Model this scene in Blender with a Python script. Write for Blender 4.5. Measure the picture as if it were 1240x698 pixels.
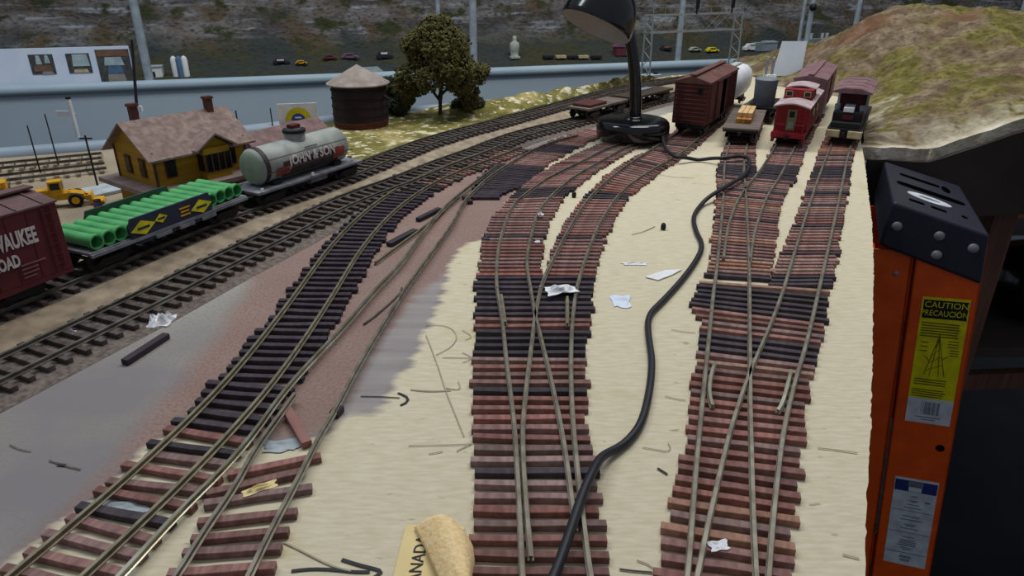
import bpy, bmesh, math, random
import numpy as np
from mathutils import Vector, Matrix, noise
random.seed(7)
PI = math.pi
for o in list(bpy.data.objects): bpy.data.objects.remove(o)
SC = bpy.context.scene
COL = SC.collection

# ------------------------------------------------------------------ camera, world, light, exposure
F = 850.0                       # focal length in pixels of a 1240 x 698 frame
PITCH = math.atan2(390, 850)
CAM_Z = 0.262                   # the layout's plywood top is z = 0
cp, sp = math.cos(PITCH), math.sin(PITCH)
cam = bpy.data.cameras.new('camera'); camo = bpy.data.objects.new('camera', cam); COL.objects.link(camo)
cam.sensor_width = 36; cam.lens = 36*F/1240; cam.clip_start = 0.02; cam.clip_end = 50
camo.location = (0, 0, CAM_Z); camo.rotation_euler = (PI/2-PITCH, 0, 0)
SC.camera = camo
SC.view_settings.view_transform = 'Standard'; SC.view_settings.look = 'None'
SC.view_settings.gamma = 1; SC.view_settings.use_curve_mapping = False
SC.view_settings.exposure = 0.0
wd = bpy.data.worlds.new('room_light'); SC.world = wd; wd.use_nodes = True
wd.node_tree.nodes['Background'].inputs[0].default_value = (0.72, 0.80, 0.95, 1)
wd.node_tree.nodes['Background'].inputs[1].default_value = 0.26
def area(name, loc, rot, sx, sy, power, color):
    l = bpy.data.lights.new(name, 'AREA'); l.shape = 'RECTANGLE'; l.size = sx; l.size_y = sy
    l.energy = power; l.color = color
    o = bpy.data.objects.new(name, l); COL.objects.link(o); o.location = loc; o.rotation_euler = rot
    return o
# fluorescent tubes over the aisle and over the yard
area('ceiling_tube_yard', (0.35, 1.25, 1.75), (0, 0, 0.15), 1.3, 0.30, 19.5, (1.0, 0.98, 0.94))
area('ceiling_tube_aisle', (-1.05, 1.15, 1.75), (0, 0, 0.28), 1.3, 0.30, 15, (0.86, 0.94, 1.0))
area('ceiling_tube_rear', (1.0, 2.1, 1.75), (0, 0, 0.28), 1.3, 0.30, 9, (0.92, 0.96, 1.0))

# ------------------------------------------------------------------ pixel -> place
def ray(px, py):
    u, v = (px-620)/F, (py-349)/F
    return Vector((u, cp-v*sp, -(sp+v*cp)))
CAM = Vector((0, 0, CAM_Z))
def at(px, py, z=0.0):
    d = ray(px, py); return CAM+d*((z-CAM_Z)/d.z)
def atd(px, py, D):
    d = ray(px, py); return CAM+d*(D/d.y)

# ------------------------------------------------------------------ materials
def lin(c): return tuple((x/255/12.92 if x/255 <= .04045 else ((x/255+.055)/1.055)**2.4) for x in c)
def mat(name, c, rough=.6, metal=0.0, c2=None, scale=60, contrast=(.35, .65), rnd=0.0, bump=0.0, stretch=None, detail=4, spec=.35):
    m = bpy.data.materials.new(name); m.use_nodes = True
    nt = m.node_tree; N = nt.nodes; L = nt.links; b = N['Principled BSDF']
    b.inputs['Roughness'].default_value = rough; b.inputs['Metallic'].default_value = metal
    b.inputs['Specular IOR Level'].default_value = spec
    if c2 is None: c2 = tuple(x*.86 for x in c)
    tc = N.new('ShaderNodeTexCoord'); mp = N.new('ShaderNodeMapping'); L.new(tc.outputs['Object'], mp.inputs[0])
    if stretch: mp.inputs['Scale'].default_value = stretch
    nz = N.new('ShaderNodeTexNoise'); nz.inputs['Scale'].default_value = scale; nz.inputs['Detail'].default_value = detail
    L.new(mp.outputs[0], nz.inputs[0])
    rp = N.new('ShaderNodeValToRGB'); rp.color_ramp.elements[0].position = contrast[0]; rp.color_ramp.elements[1].position = contrast[1]
    rp.color_ramp.elements[0].color = (*lin(c2), 1); rp.color_ramp.elements[1].color = (*lin(c), 1)
    L.new(nz.outputs[0], rp.inputs[0]); out = rp.outputs[0]
    if rnd:
        oi = N.new('ShaderNodeObjectInfo'); mr = N.new('ShaderNodeMapRange'); mr.inputs[3].default_value = 1-rnd; mr.inputs[4].default_value = 1+rnd
        L.new(oi.outputs['Random'], mr.inputs[0]); hs = N.new('ShaderNodeHueSaturation')
        L.new(out, hs.inputs['Color']); L.new(mr.outputs[0], hs.inputs['Value'])
        m2 = N.new('ShaderNodeMath'); m2.operation = 'MULTIPLY'; m2.inputs[1].default_value = 7.31; L.new(oi.outputs['Random'], m2.inputs[0])
        fr = N.new('ShaderNodeMath'); fr.operation = 'FRACT'; L.new(m2.outputs[0], fr.inputs[0])
        mr2 = N.new('ShaderNodeMapRange'); mr2.inputs[3].default_value = .7; mr2.inputs[4].default_value = 1.25
        L.new(fr.outputs[0], mr2.inputs[0]); L.new(mr2.outputs[0], hs.inputs['Saturation'])
        out = hs.outputs[0]
    L.new(out, b.inputs['Base Color'])
    if bump:
        bp = N.new('ShaderNodeBump'); bp.inputs['Strength'].default_value = bump; bp.inputs['Distance'].default_value = .002
        L.new(nz.outputs[0], bp.inputs['Height']); L.new(bp.outputs[0], b.inputs['Normal'])
    return m
M = {}
M['tie_red'] = mat('tie_red', (145, 107, 99), .7, c2=(115, 80, 75), scale=160, rnd=.30, stretch=(.10, .6, 1), bump=.08)
M['tie_dark'] = mat('tie_dark', (64, 54, 62), .65, c2=(46, 38, 46), scale=160, rnd=.26, stretch=(.10, .6, 1), bump=.08)
M['tie_brown'] = mat('tie_brown', (96, 84, 76), .8, c2=(58, 48, 46), scale=160, rnd=.25, stretch=(.15, 1, 1))
M['tie_tan'] = mat('tie_tan', (164, 124, 104), .8, c2=(138, 100, 86), scale=160, rnd=.15, stretch=(.15, 1, 1))
M['rail'] = mat('rail', (134, 128, 114), .45, .4, c2=(100, 92, 80), scale=90)
M['rail_old'] = mat('rail_old', (128, 124, 116), .45, .45, c2=(88, 82, 74), scale=90)
M['rail_brass'] = mat('rail_brass', (138, 130, 108), .45, .4, c2=(106, 98, 80), scale=90)
M['rail_bright'] = mat('rail_bright', (168, 166, 150), .3, .7, c2=(132, 126, 106), scale=60)
M['tan'] = mat('tan', (168, 152, 128), .9, c2=(132, 118, 100), scale=70, bump=.2)
M['ballast'] = mat('ballast', (124, 112, 102), .95, c2=(88, 78, 74), scale=260, bump=.6)
M['black'] = mat('black', (20, 20, 23), .5)
M['gloss_black'] = mat('gloss_black', (15, 15, 19), .16, spec=.6)
M['cap_black'] = mat('cap_black', (42, 44, 58), .40, c2=(33, 35, 46), scale=900, contrast=(.4, .6), bump=.15)
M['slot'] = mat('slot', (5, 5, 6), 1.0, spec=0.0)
M['cord'] = mat('cord', (34, 34, 42), .5)
M['dark_metal'] = mat('dark_metal', (38, 36, 38), .6, .2)
M['wheel'] = mat('wheel', (44, 40, 40), .55, .4)
M['milw'] = mat('boxcar_brown', (98, 36, 40), .6, c2=(84, 30, 34), scale=40)
M['milw_roof'] = mat('boxcar_roof', (112, 84, 84), .75, c2=(92, 66, 66), scale=50)
M['boxred'] = mat('boxcar_red', (94, 48, 44), .7, c2=(76, 36, 34), scale=60)
M['boxroof'] = mat('boxcar_red_roof', (112, 76, 68), .8, c2=(90, 58, 52), scale=60)
M['white_ink'] = mat('white_ink', (216, 206, 204), .7)
M['faded_ink'] = mat('faded_ink', (150, 96, 94), .7)
M['navy'] = mat('navy', (48, 54, 74), .6, c2=(38, 42, 58), scale=50)
M['green_dark'] = mat('green_dark', (44, 74, 58), .6)
M['pipe_green'] = mat('pipe_green', (92, 178, 108), .5, c2=(66, 148, 84), scale=40)
M['yellow'] = mat('yellow', (226, 214, 30), .5)
M['loader'] = mat('loader_yellow', (222, 168, 16), .45, c2=(196, 140, 10), scale=60)
M['grey_deck'] = mat('grey_deck', (132, 134, 140), .7, c2=(100, 100, 106), scale=80)
M['tank_grey'] = mat('tank_grey', (166, 172, 164), .55, c2=(134, 138, 134), scale=40)
M['tank_end'] = mat('tank_end', (156, 170, 148), .55, c2=(132, 146, 126), scale=40)
M['tank_dark'] = mat('tank_dark', (66, 54, 54), .6, c2=(46, 38, 40), scale=60)
M['tank_red'] = mat('tank_red', (172, 74, 54), .6, c2=(128, 60, 50), scale=60)
M['depot_y'] = mat('depot_yellow', (176, 136, 24), .7, c2=(150, 112, 18), scale=25, stretch=(.2, .2, 6))
M['depot_trim'] = mat('depot_trim', (84, 56, 40), .7)
M['shingle'] = mat('shingle', (150, 128, 118), .85, c2=(118, 98, 92), scale=130, bump=.3)
M['shed_roof'] = mat('shed_roof', (138, 112, 108), .85, c2=(112, 90, 88), scale=90)
M['window_dark'] = mat('window_dark', (26, 24, 28), .2)
M['chimney'] = mat('chimney', (96, 54, 48), .8, scale=200)
M['slab'] = mat('slab', (146, 128, 120), .9, c2=(122, 104, 100), scale=60)
M['concrete'] = mat('concrete', (176, 186, 190), .9, scale=60)
M['tankwood'] = mat('tank_wood', (52, 34, 36), .8, c2=(34, 22, 24), scale=50, stretch=(1, 1, .1))
M['tankfoot'] = mat('tank_foot', (92, 48, 36), .8)
M['tankroof'] = mat('tank_roof', (160, 148, 138), .85, c2=(136, 124, 116), scale=60)
M['leaf'] = mat('leaf', (104, 100, 52), .9, c2=(66, 64, 34), scale=60, contrast=(.3, .7))
M['leaf_dark'] = mat('leaf_dark', (64, 70, 50), .85, c2=(40, 44, 34), scale=60)
M['bark'] = mat('bark', (70, 60, 56), .9)
M['panel'] = mat('panel', (172, 188, 198), .75, c2=(164, 180, 192), scale=3)
M['rail_pipe'] = mat('edge_pipe', (160, 178, 188), .5, c2=(146, 166, 178), scale=6)
M['edge_pipe'] = mat('near_edge_pipe', (146, 160, 172), .5, c2=(128, 142, 156), scale=8)
M['conduit'] = mat('conduit', (176, 188, 196), .4, .3)
M['white'] = mat('white', (226, 228, 228), .75, c2=(206, 210, 212), scale=30)
M['paper'] = mat('paper', (240, 240, 240), .8, c2=(222, 224, 228), scale=120)
M['paperblue'] = mat('white_card', (222, 232, 246), .8, c2=(210, 222, 240), scale=20)
M['lampin'] = mat('lamp_inside', (198, 190, 182), .7, c2=(184, 176, 168), scale=20)
M['orange'] = mat('orange', (236, 90, 14), .45, c2=(216, 78, 10), scale=30)
M['orange_in'] = mat('orange_inside', (190, 66, 12), .5)
M['steel'] = mat('steel', (150, 150, 150), .35, .8)
M['bolt'] = mat('bolt', (150, 152, 156), .5, .3)
M['label_y'] = mat('label_yellow', (234, 222, 6), .45)
M['label_w'] = mat('label_white', (214, 220, 226), .5)
M['label_k'] = mat('label_black', (22, 20, 16), .5)
M['label_olive'] = mat('label_ink', (110, 106, 20), .6)
M['label_b'] = mat('label_blue', (44, 52, 120), .5)
M['label_g'] = mat('label_grey', (120, 124, 132), .6)
M['cab_red'] = mat('caboose_red', (148, 28, 34), .55, c2=(124, 22, 28), scale=60)
M['cab_roof'] = mat('caboose_roof', (190, 172, 172), .75, c2=(160, 140, 142), scale=60)
M['door_green'] = mat('door_green', (150, 150, 112), .6)
M['mauve'] = mat('mauve_roof', (136, 104, 106), .8, c2=(110, 82, 86), scale=60)
M['maroon'] = mat('maroon', (104, 48, 52), .65, c2=(80, 34, 40), scale=60)
M['cream'] = mat('cream', (198, 184, 146), .7, c2=(170, 156, 120), scale=80)
M['drum'] = mat('drum_blue_grey', (136, 148, 156), .6, c2=(112, 122, 132), scale=30)
M['wood_new'] = mat('wood_new', (222, 190, 142), .8, c2=(196, 158, 106), scale=60, stretch=(.2, 1, 1))
M['wood_amber'] = mat('wood_amber', (196, 140, 60), .7, c2=(150, 96, 40), scale=80)
M['deck_wood'] = mat('deck_wood', (120, 106, 98), .85, c2=(92, 80, 74), scale=90, stretch=(1, .15, 1))
M['fascia'] = mat('fascia_brown', (64, 54, 48), .8, c2=(52, 44, 40), scale=6)
M['post_brown'] = mat('post_brown', (112, 80, 64), .8, c2=(88, 62, 50), scale=20, stretch=(6, 6, .4))
M['pine'] = mat('pine', (216, 158, 92), .75, c2=(184, 128, 70), scale=20)
M['floor'] = mat('floor_dark', (44, 42, 46), .8, c2=(32, 30, 34), scale=5)
M['wall'] = mat('wall_paint', (70, 76, 78), .9, scale=2)
M['sand_grit'] = mat('sandpaper_grit', (246, 222, 172), .9, c2=(228, 192, 134), scale=420, contrast=(.3, .7), bump=.4)
M['sand_back'] = mat('sandpaper_back', (234, 214, 158), .8, c2=(224, 200, 142), scale=30)
M['ink'] = mat('ink', (52, 50, 56), .7)
M['pencil'] = mat('pencil', (174, 164, 140), .9)
M['tie_pale'] = mat('tie_pale', (144, 130, 112), .9, c2=(120, 106, 92), scale=160)
M['bench'] = mat('bench_wood', (70, 58, 46), .8, scale=20)
M['statue'] = mat('statue', (178, 186, 172), .7)
M['tyre'] = mat('tyre', (32, 30, 30), .8)
M['sky_pic'] = mat('picture_sky', (176, 196, 200), .7); M['tree_pic'] = mat('picture_trees', (56, 62, 66), .7, c2=(86, 84, 80), scale=90)
M['road_pic'] = mat('picture_road', (150, 148, 138), .7); M['rust_pic'] = mat('picture_rust', (126, 92, 76), .7); M['blue_pic'] = mat('picture_blue', (84, 116, 150), .7)
M['car_red'] = mat('toy_red', (110, 52, 62), .5); M['car_dark'] = mat('toy_dark', (42, 40, 52), .5); M['car_plum'] = mat('toy_plum', (120, 88, 110), .6)
M['bag'] = mat('black_bag', (26, 27, 32), .45, c2=(14, 14, 18), scale=9, bump=1.0)
M['signal_grey'] = mat('signal_grey', (150, 158, 160), .55, .2)
M['blue_paint'] = mat('blue_paint', (50, 84, 160), .5)
M['darkred'] = mat('dark_red', (96, 34, 34), .6)

# ------------------------------------------------------------------ mesh helpers
class MB:
    def __init__(s): s.v = []; s.f = []
    def add(s, vs, fs, mx=None):
        n = len(s.v)
        s.v += [tuple(mx @ Vector(p)) if mx else tuple(p) for p in vs]
        s.f += [tuple(i+n for i in f) for f in fs]; return s
    def box(s, c, d, mx=None, rz=0):
        x, y, z = d[0]/2, d[1]/2, d[2]/2
        R = Matrix.Translation(c) @ Matrix.Rotation(rz, 4, 'Z')
        if mx: R = mx @ R
        return s.add([(-x,-y,-z),(x,-y,-z),(x,y,-z),(-x,y,-z),(-x,-y,z),(x,-y,z),(x,y,z),(-x,y,z)],
                     [(0,3,2,1),(4,5,6,7),(0,1,5,4),(1,2,6,5),(2,3,7,6),(3,0,4,7)], R)
    def bar(s, a, b, w, h=None, up=(0,0,1)):
        a, b = Vector(a), Vector(b); d = (b-a); L = d.length; d.normalize(); h = h or w
        u = Vector(up); r = d.cross(u)
        if r.length < 1e-4: r = d.cross(Vector((1,0,0)))
        r.normalize(); u = r.cross(d)
        mx = Matrix((( d.x, r.x, u.x, 0),(d.y, r.y, u.y, 0),(d.z, r.z, u.z, 0),(0,0,0,1)))
        return s.box((0,0,0), (L, w, h), Matrix.Translation((a+b)/2) @ mx)
    def lathe(s, prof, n=24, mx=None):
        vs = []; fs = []
        for r, z in prof:
            for k in range(n): vs.append((r*math.cos(2*PI*k/n), r*math.sin(2*PI*k/n), z))
        for i in range(len(prof)-1):
            for k in range(n):
                fs.append((i*n+k, i*n+(k+1)%n, (i+1)*n+(k+1)%n, (i+1)*n+k))
        if prof[0][0] > 1e-6: fs.append(tuple(range(n-1, -1, -1)))
        if prof[-1][0] > 1e-6: fs.append(tuple((len(prof)-1)*n+k for k in range(n)))
        return s.add(vs, fs, mx)
    def cyl(s, a, b, r, r2=None, n=16):
        a, b = Vector(a), Vector(b); d = b-a; q = Vector((0,0,1)).rotation_difference(d.normalized()).to_matrix().to_4x4()
        return s.lathe([(r, 0), (r if r2 is None else r2, d.length)], n, Matrix.Translation(a) @ q)
    def ball(s, c, r, n=16, sc=(1,1,1), mx=None):
        p = [(max(r*math.sin(PI*i/(n//2)), 1e-6), -r*math.cos(PI*i/(n//2))) for i in range(n//2+1)]
        R = Matrix.Translation(c) @ Matrix.Diagonal((*sc, 1))
        return s.lathe(p, n, mx @ R if mx else R)
    def tube(s, pts, r, n=8, caps=True):
        pts = [Vector(p) for p in pts]; vs = []; fs = []; up = Vector((0,0,1))
        for i, p in enumerate(pts):
            t = (pts[min(i+1, len(pts)-1)]-pts[max(i-1, 0)]).normalized()
            a = t.cross(up)
            if a.length < .05: a = t.cross(Vector((0,1,0)))
            a.normalize(); b = a.cross(t).normalized()
            rr = r[i] if isinstance(r, (list, tuple)) else r
            for k in range(n): vs.append(p+(a*math.cos(2*PI*k/n)+b*math.sin(2*PI*k/n))*rr)
        for i in range(len(pts)-1):
            for k in range(n): fs.append((i*n+k, i*n+(k+1)%n, (i+1)*n+(k+1)%n, (i+1)*n+k))
        if caps: fs.append(tuple(range(n-1,-1,-1))); fs.append(tuple((len(pts)-1)*n+k for k in range(n)))
        return s.add(vs, fs)
    def prism(s, poly, y0, y1, mx=None):      # poly in local x,z ; extruded along y
        n = len(poly); vs = [(x, y0, z) for x, z in poly]+[(x, y1, z) for x, z in poly]
        fs = [tuple(range(n)), tuple(range(2*n-1, n-1, -1))]+[(i, i+n, (i+1) % n+n, (i+1) % n) for i in range(n)]
        return s.add(vs, fs, mx)
    def sweep(s, pts, prof):                  # profile (y sideways, z up) swept along a ground path
        pts = [Vector(p) for p in pts]; m = len(prof); vs = []; fs = []
        for i, p in enumerate(pts):
            t = pts[min(i+1, len(pts)-1)]-pts[max(i-1, 0)]; t.z = 0; t.normalize(); nrm = Vector((-t.y, t.x, 0))
            for y, z in prof: vs.append(p+nrm*y+Vector((0,0,z)))
        for i in range(len(pts)-1):
            for k in range(m): fs.append((i*m+k, i*m+(k+1)%m, (i+1)*m+(k+1)%m, (i+1)*m+k))
        fs.append(tuple(range(m))); fs.append(tuple((len(pts)-1)*m+k for k in range(m-1,-1,-1)))
        return s.add(vs, fs)
    def mesh(s, name, m, smooth=None):
        me = bpy.data.meshes.new(name); me.from_pydata(s.v, [], s.f)
        bm = bmesh.new(); bm.from_mesh(me); bmesh.ops.recalc_face_normals(bm, faces=bm.faces); bm.to_mesh(me); bm.free()
        if m: me.materials.append(M[m] if isinstance(m, str) else m)
        if smooth:
            me.shade_smooth(); me.set_sharp_from_angle(angle=math.radians(smooth))
        return me
    def build(s, name, m, parent=None, smooth=None, bevel=0, loc=None, rz=None):
        o = bpy.data.objects.new(name, s.mesh(name, m, smooth)); COL.objects.link(o)
        if parent: o.parent = parent
        if loc is not None: o.location = loc
        if rz is not None: o.rotation_euler.z = rz
        if bevel:
            b = o.modifiers.new('bevel', 'BEVEL'); b.width = bevel; b.segments = 2; b.limit_method = 'ANGLE'
        return o
def tag(o, label=None, cat=None, group=None, kind=None):
    if label: o['label'] = label
    if cat: o['category'] = cat
    if group: o['group'] = group
    if kind: o['kind'] = kind
    return o
def empty(name, loc, rz=0, label=None, cat=None, group=None):
    o = bpy.data.objects.new(name, None); o.empty_display_size = .02; COL.objects.link(o)
    o.location = loc; o.rotation_euler = (0, 0, rz)
    return tag(o, label, cat, group)
def text(name, s, size, m, parent, mx, depth=.0002, squash=1.0, bold=0.0):
    cu = bpy.data.curves.new('lettering', 'FONT'); cu.body = s; cu.size = size; cu.align_x = 'CENTER'; cu.align_y = 'CENTER'; cu.extrude = depth; cu.offset = bold; cu.resolution_u = 3
    t = bpy.data.objects.new('lettering', cu); COL.objects.link(t)
    dg = bpy.context.evaluated_depsgraph_get(); dg.update()
    me = bpy.data.meshes.new_from_object(t.evaluated_get(dg)); bpy.data.objects.remove(t); bpy.data.curves.remove(cu)
    me.transform(mx @ Matrix.Diagonal((squash, 1, 1, 1))); me.materials.clear(); me.materials.append(M[m])
    o = bpy.data.objects.new(name, me); COL.objects.link(o); o.parent = parent
    return o
def spline(pts, step=.006, k=None):
    P = [Vector(p) for p in pts]; out = []
    for i in range(len(P)-1):
        p0, p1, p2, p3 = P[max(i-1,0)], P[i], P[i+1], P[min(i+2,len(P)-1)]
        n = max(1, int((p2-p1).length/step))
        for j in range(n):
            t = j/n
            out.append(.5*((2*p1)+(p2-p0)*t+(2*p0-5*p1+4*p2-p3)*t*t+(3*p1-p0-3*p2+p3)*t**3))
    out.append(P[-1]); return out
def smooth_path(pts, it=2):
    for _ in range(it):
        pts = [pts[0]]+[(pts[i-1]+pts[i]*2+pts[i+1])/4 for i in range(1, len(pts)-1)]+[pts[-1]]
    return pts
def resample(pts, step):
    out = [pts[0].copy()]; acc = 0
    for a, b in zip(pts, pts[1:]):
        L = (b-a).length
        while acc+L >= step:
            a = a+(b-a)*((step-acc)/L); out.append(a.copy()); L = (b-a).length; acc = 0
        acc += L
    return out
def offset(pts, d):
    out = []
    for i, p in enumerate(pts):
        t = (pts[min(i+1,len(pts)-1)]-pts[max(i-1,0)]); t.z = 0; t.normalize(); out.append(p+Vector((-t.y, t.x, 0))*d)
    return out

# ------------------------------------------------------------------ the room
def struct(name, mb, m): return tag(mb.build(name, m), kind='structure')
FLOOR = -0.95
struct('floor', MB().box((0, 1, FLOOR-.05), (9, 9, .1)), 'floor')
struct('wall_back', MB().box((0, 4.6, .6), (9, .1, 3.2)), 'wall')

# ------------------------------------------------------------------ the layout table
EDGE = [(0.02, -.10), (.05, 0), (.1666, .2446), (.1934, .3004), (.2318, .3781), (.2856, .4911), (.3403, .6064), (.4041, .7466), (.4749, .9127), (.5316, 1.0468), (.66, 1.36), (.80, 1.70), (.97, 2.15)]
BACK = [(-1.25, -.1), (-1.25, .86), (-.7737, 1.0468), (-.6417, 1.0996), (-.4446, 1.221), (-.27, 1.345), (-.0341, 1.475), (.2532, 1.7013), (.50, 1.95), (.60, 2.15)]
NR, NC = 520, 400
ys = np.linspace(-.1, 2.1, NR)
lx = np.interp(ys, [p[1] for p in BACK], [p[0] for p in BACK]); rx = np.interp(ys, [p[1] for p in EDGE], [p[0] for p in EDGE])
tt = np.linspace(0, 1, NC)
rgn = np.random.default_rng(3)
rough = rgn.normal(0, .00035, NR); rough = np.where(ys < 1.05, rough, 0)
X = lx[:, None]+(rx+rough-lx)[:, None]*tt[None, :]; Y = np.repeat(ys[:, None], NC, 1)
def sdist(poly):           # signed distance (positive inside) to a pixel polygon laid on the table
    pts = np.array([at(px, py, 0).to_tuple()[:2] for px, py in poly]); px, py = X.ravel(), Y.ravel()
    d = np.full(px.size, 9.0); ins = np.zeros(px.size, bool)
    for (ax, ay), (bx, by) in zip(pts, np.roll(pts, -1, 0)):
        ex, ey = bx-ax, by-ay; k = np.clip(((px-ax)*ex+(py-ay)*ey)/(ex*ex+ey*ey+1e-12), 0, 1)
        d = np.minimum(d, np.hypot(px-ax-k*ex, py-ay-k*ey))
        c = ((ay > py) != (by > py)) & (px < (bx-ax)*(py-ay)/((by-ay) if abs(by-ay) > 1e-12 else 1e-12)+ax); ins ^= c
    return np.where(ins, d, -d)
PLY = [(760, 152), (720, 166), (690, 177), (662, 192), (645, 208), (630, 226), (614, 246), (600, 270), (588, 288), (560, 297), (546, 318), (540, 345), (525, 385), (510, 410), (497, 440), (480, 462), (466, 478), (470, 492), (450, 502), (425, 504), (405, 515), (392, 532), (330, 540), (290, 534), (200, 530), (178, 540), (140, 583), (100, 615), (50, 652), (0, 690), (-100, 760), (-100, 1500), (1300, 1500), (1300, 40), (905, 88), (840, 128)]
GREY = [(548, 325), (500, 362), (462, 408), (430, 460), (400, 520), (440, 500), (472, 492), (480, 460), (497, 440), (525, 390), (545, 330)]
PINK = [(-60, 740), (60, 625), (130, 560), (180, 500), (230, 440), (275, 385), (300, 345), (285, 322), (330, 306), (430, 256), (500, 232), (560, 215), (640, 182), (700, 160), (760, 140), (760, 175), (640, 240), (590, 300), (545, 345), (460, 480), (400, 530), (250, 545), (180, 548), (100, 620), (0, 700)]
TANP = [(-100, 500), (0, 475), (110, 432), (225, 372), (300, 332), (380, 285), (470, 235), (600, 175), (760, 142), (860, 105), (900, 88), (800, 95), (620, 140), (480, 165), (300, 150), (0, 180), (-200, 200), (-300, 400)]
att = np.zeros((NR*NC, 4), np.float32)
for i, pl in enumerate((PLY, PINK, GREY, TANP)): att[:, i] = np.clip(sdist(pl), -.1, .1)*5+.5
def sheet(name, X, Y, Z, skirt, m, att=None, parent=None):
    nr, nc = X.shape; n = nr*nc
    vs = np.stack([X.ravel(), Y.ravel(), Z.ravel()], 1)
    i = np.arange(nr-1)[:, None]*nc+np.arange(nc-1)[None, :]; i = i.ravel()
    faces = np.stack([i, i+1, i+nc+1, i+nc], 1).tolist()
    ring = list(range(nc))+[r*nc+nc-1 for r in range(1, nr)]+[(nr-1)*nc+c for c in range(nc-2, -1, -1)]+[r*nc for r in range(nr-2, 0, -1)]
    low = vs[ring].copy(); low[:, 2] = (low[:, 2]-skirt[1]) if skirt[0] == 'drop' else skirt[1]
    vs = np.concatenate([vs, low]); k = len(ring)
    faces += [[ring[(j+1) % k], ring[j], n+j, n+(j+1) % k] for j in range(k)]
    faces.append([n+j for j in range(k)][::-1])
    me = bpy.data.meshes.new(name); me.from_pydata(vs.tolist(), [], faces)
    me.shade_smooth(); me.set_sharp_from_angle(angle=math.radians(50))
    if att is not None:
        a = np.concatenate([att, att[ring]]).astype(np.float32)
        ca = me.color_attributes.new('zone', 'FLOAT_COLOR', 'POINT'); ca.data.foreach_set('color', a.ravel())
    me.materials.append(m); o = bpy.data.objects.new(name, me); COL.objects.link(o)
    if parent: o.parent = parent
    return o
def table_material():
    m = bpy.data.materials.new('painted_plywood'); m.use_nodes = True; nt = m.node_tree; N = nt.nodes; L = nt.links; b = N['Principled BSDF']
    b.inputs['Roughness'].default_value = .8; b.inputs['Specular IOR Level'].default_value = .2
    at_ = N.new('ShaderNodeAttribute'); at_.attribute_name = 'zone'; sep = N.new('ShaderNodeSeparateColor'); L.new(at_.outputs['Color'], sep.inputs[0])
    tc = N.new('ShaderNodeTexCoord')
    def nz(scale, detail=5, st=None, rot=0):
        n = N.new('ShaderNodeTexNoise'); n.inputs['Scale'].default_value = scale; n.inputs['Detail'].default_value = detail
        if st:
            mp = N.new('ShaderNodeMapping'); mp.inputs['Scale'].default_value = st; mp.inputs['Rotation'].default_value = (0, 0, rot); L.new(tc.outputs['Object'], mp.inputs[0]); L.new(mp.outputs[0], n.inputs[0])
        else: L.new(tc.outputs['Object'], n.inputs[0])
        return n.outputs[0]
    def mixc(f, a, c):
        x = N.new('ShaderNodeMix'); x.data_type = 'RGBA'
        if hasattr(f, 'node'): L.new(f, x.inputs[0])
        else: x.inputs[0].default_value = f
        for i, q in ((6, a), (7, c)):
            if hasattr(q, 'node'): L.new(q, x.inputs[i])
            else: x.inputs[i].default_value = (*lin(q), 1)
        return x.outputs[2]
    def ramp(v, a, c):
        r = N.new('ShaderNodeMapRange'); r.inputs[1].default_value = a; r.inputs[2].default_value = c; L.new(v, r.inputs[0]); return r.outputs[0]
    def jit(v, noise, amt):
        s = N.new('ShaderNodeMath'); s.operation = 'MULTIPLY_ADD'; s.inputs[1].default_value = amt; L.new(noise, s.inputs[0]); L.new(v, s.inputs[2])
        t = N.new('ShaderNodeMath'); t.operation = 'SUBTRACT'; t.inputs[1].default_value = amt*.5; L.new(s.outputs[0], t.inputs[0]); return t.outputs[0]
    brush = nz(60, 6, (.25, 1.6, 1), 0.1); blot = nz(14, 5); fine = nz(420, 3); big = nz(4, 3)
    ply = mixc(ramp(nz(170, 6, (.45, 2.2, 1)), .35, .68), (201, 190, 161), (215, 206, 180))
    ply = mixc(ramp(blot, .62, .8), ply, (190, 174, 128))
    ply = mixc(ramp(nz(130, 2, (.5, 1.4, 1)), .70, .76), ply, (168, 154, 124))
    pink = mixc(ramp(blot, .3, .7), (142, 116, 107), (154, 131, 121)); pink = mixc(ramp(fine, .4, .75), pink, (126, 102, 96))
    grey = mixc(ramp(big, .42, .6), (130, 125, 126), (162, 158, 147)); grey = mixc(ramp(blot, .45, .75), grey, (148, 141, 132)); grey = mixc(ramp(fine, .45, .8), grey, (130, 125, 121))
    tan = mixc(ramp(blot, .35, .7), (150, 136, 114), (170, 156, 134)); tan = mixc(ramp(fine, .45, .8), tan, (118, 106, 92))
    lav = mixc(ramp(brush, .3, .7), (142, 134, 134), (158, 151, 148))
    c = mixc(ramp(jit(sep.outputs[1], blot, .14), .47, .56), grey, pink)
    c = mixc(ramp(jit(at_.outputs['Alpha'], blot, .1), .47, .53), c, tan)
    c = mixc(ramp(jit(sep.outputs[2], brush, .1), .48, .53), c, lav)
    c = mixc(ramp(jit(sep.outputs[0], brush, .12), .485, .515), c, ply)
    L.new(c, b.inputs['Base Color'])
    bp = N.new('ShaderNodeBump'); bp.inputs['Strength'].default_value = .15; bp.inputs['Distance'].default_value = .001; L.new(fine, bp.inputs['Height']); L.new(bp.outputs[0], b.inputs['Normal'])
    return m
table = empty('layout_table', (-.2, .6, FLOOR), 0, 'long model railway layout table with a bare plywood yard and painted brown ground', 'table')
TB = Matrix.Translation((.2, -.6, -FLOOR))
def tchild(o): o.parent = table; o.location = (.2, -.6, -FLOOR); return o
tchild(sheet('table_top', X, Y, np.zeros_like(X), ('drop', .016), table_material(), att))
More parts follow.
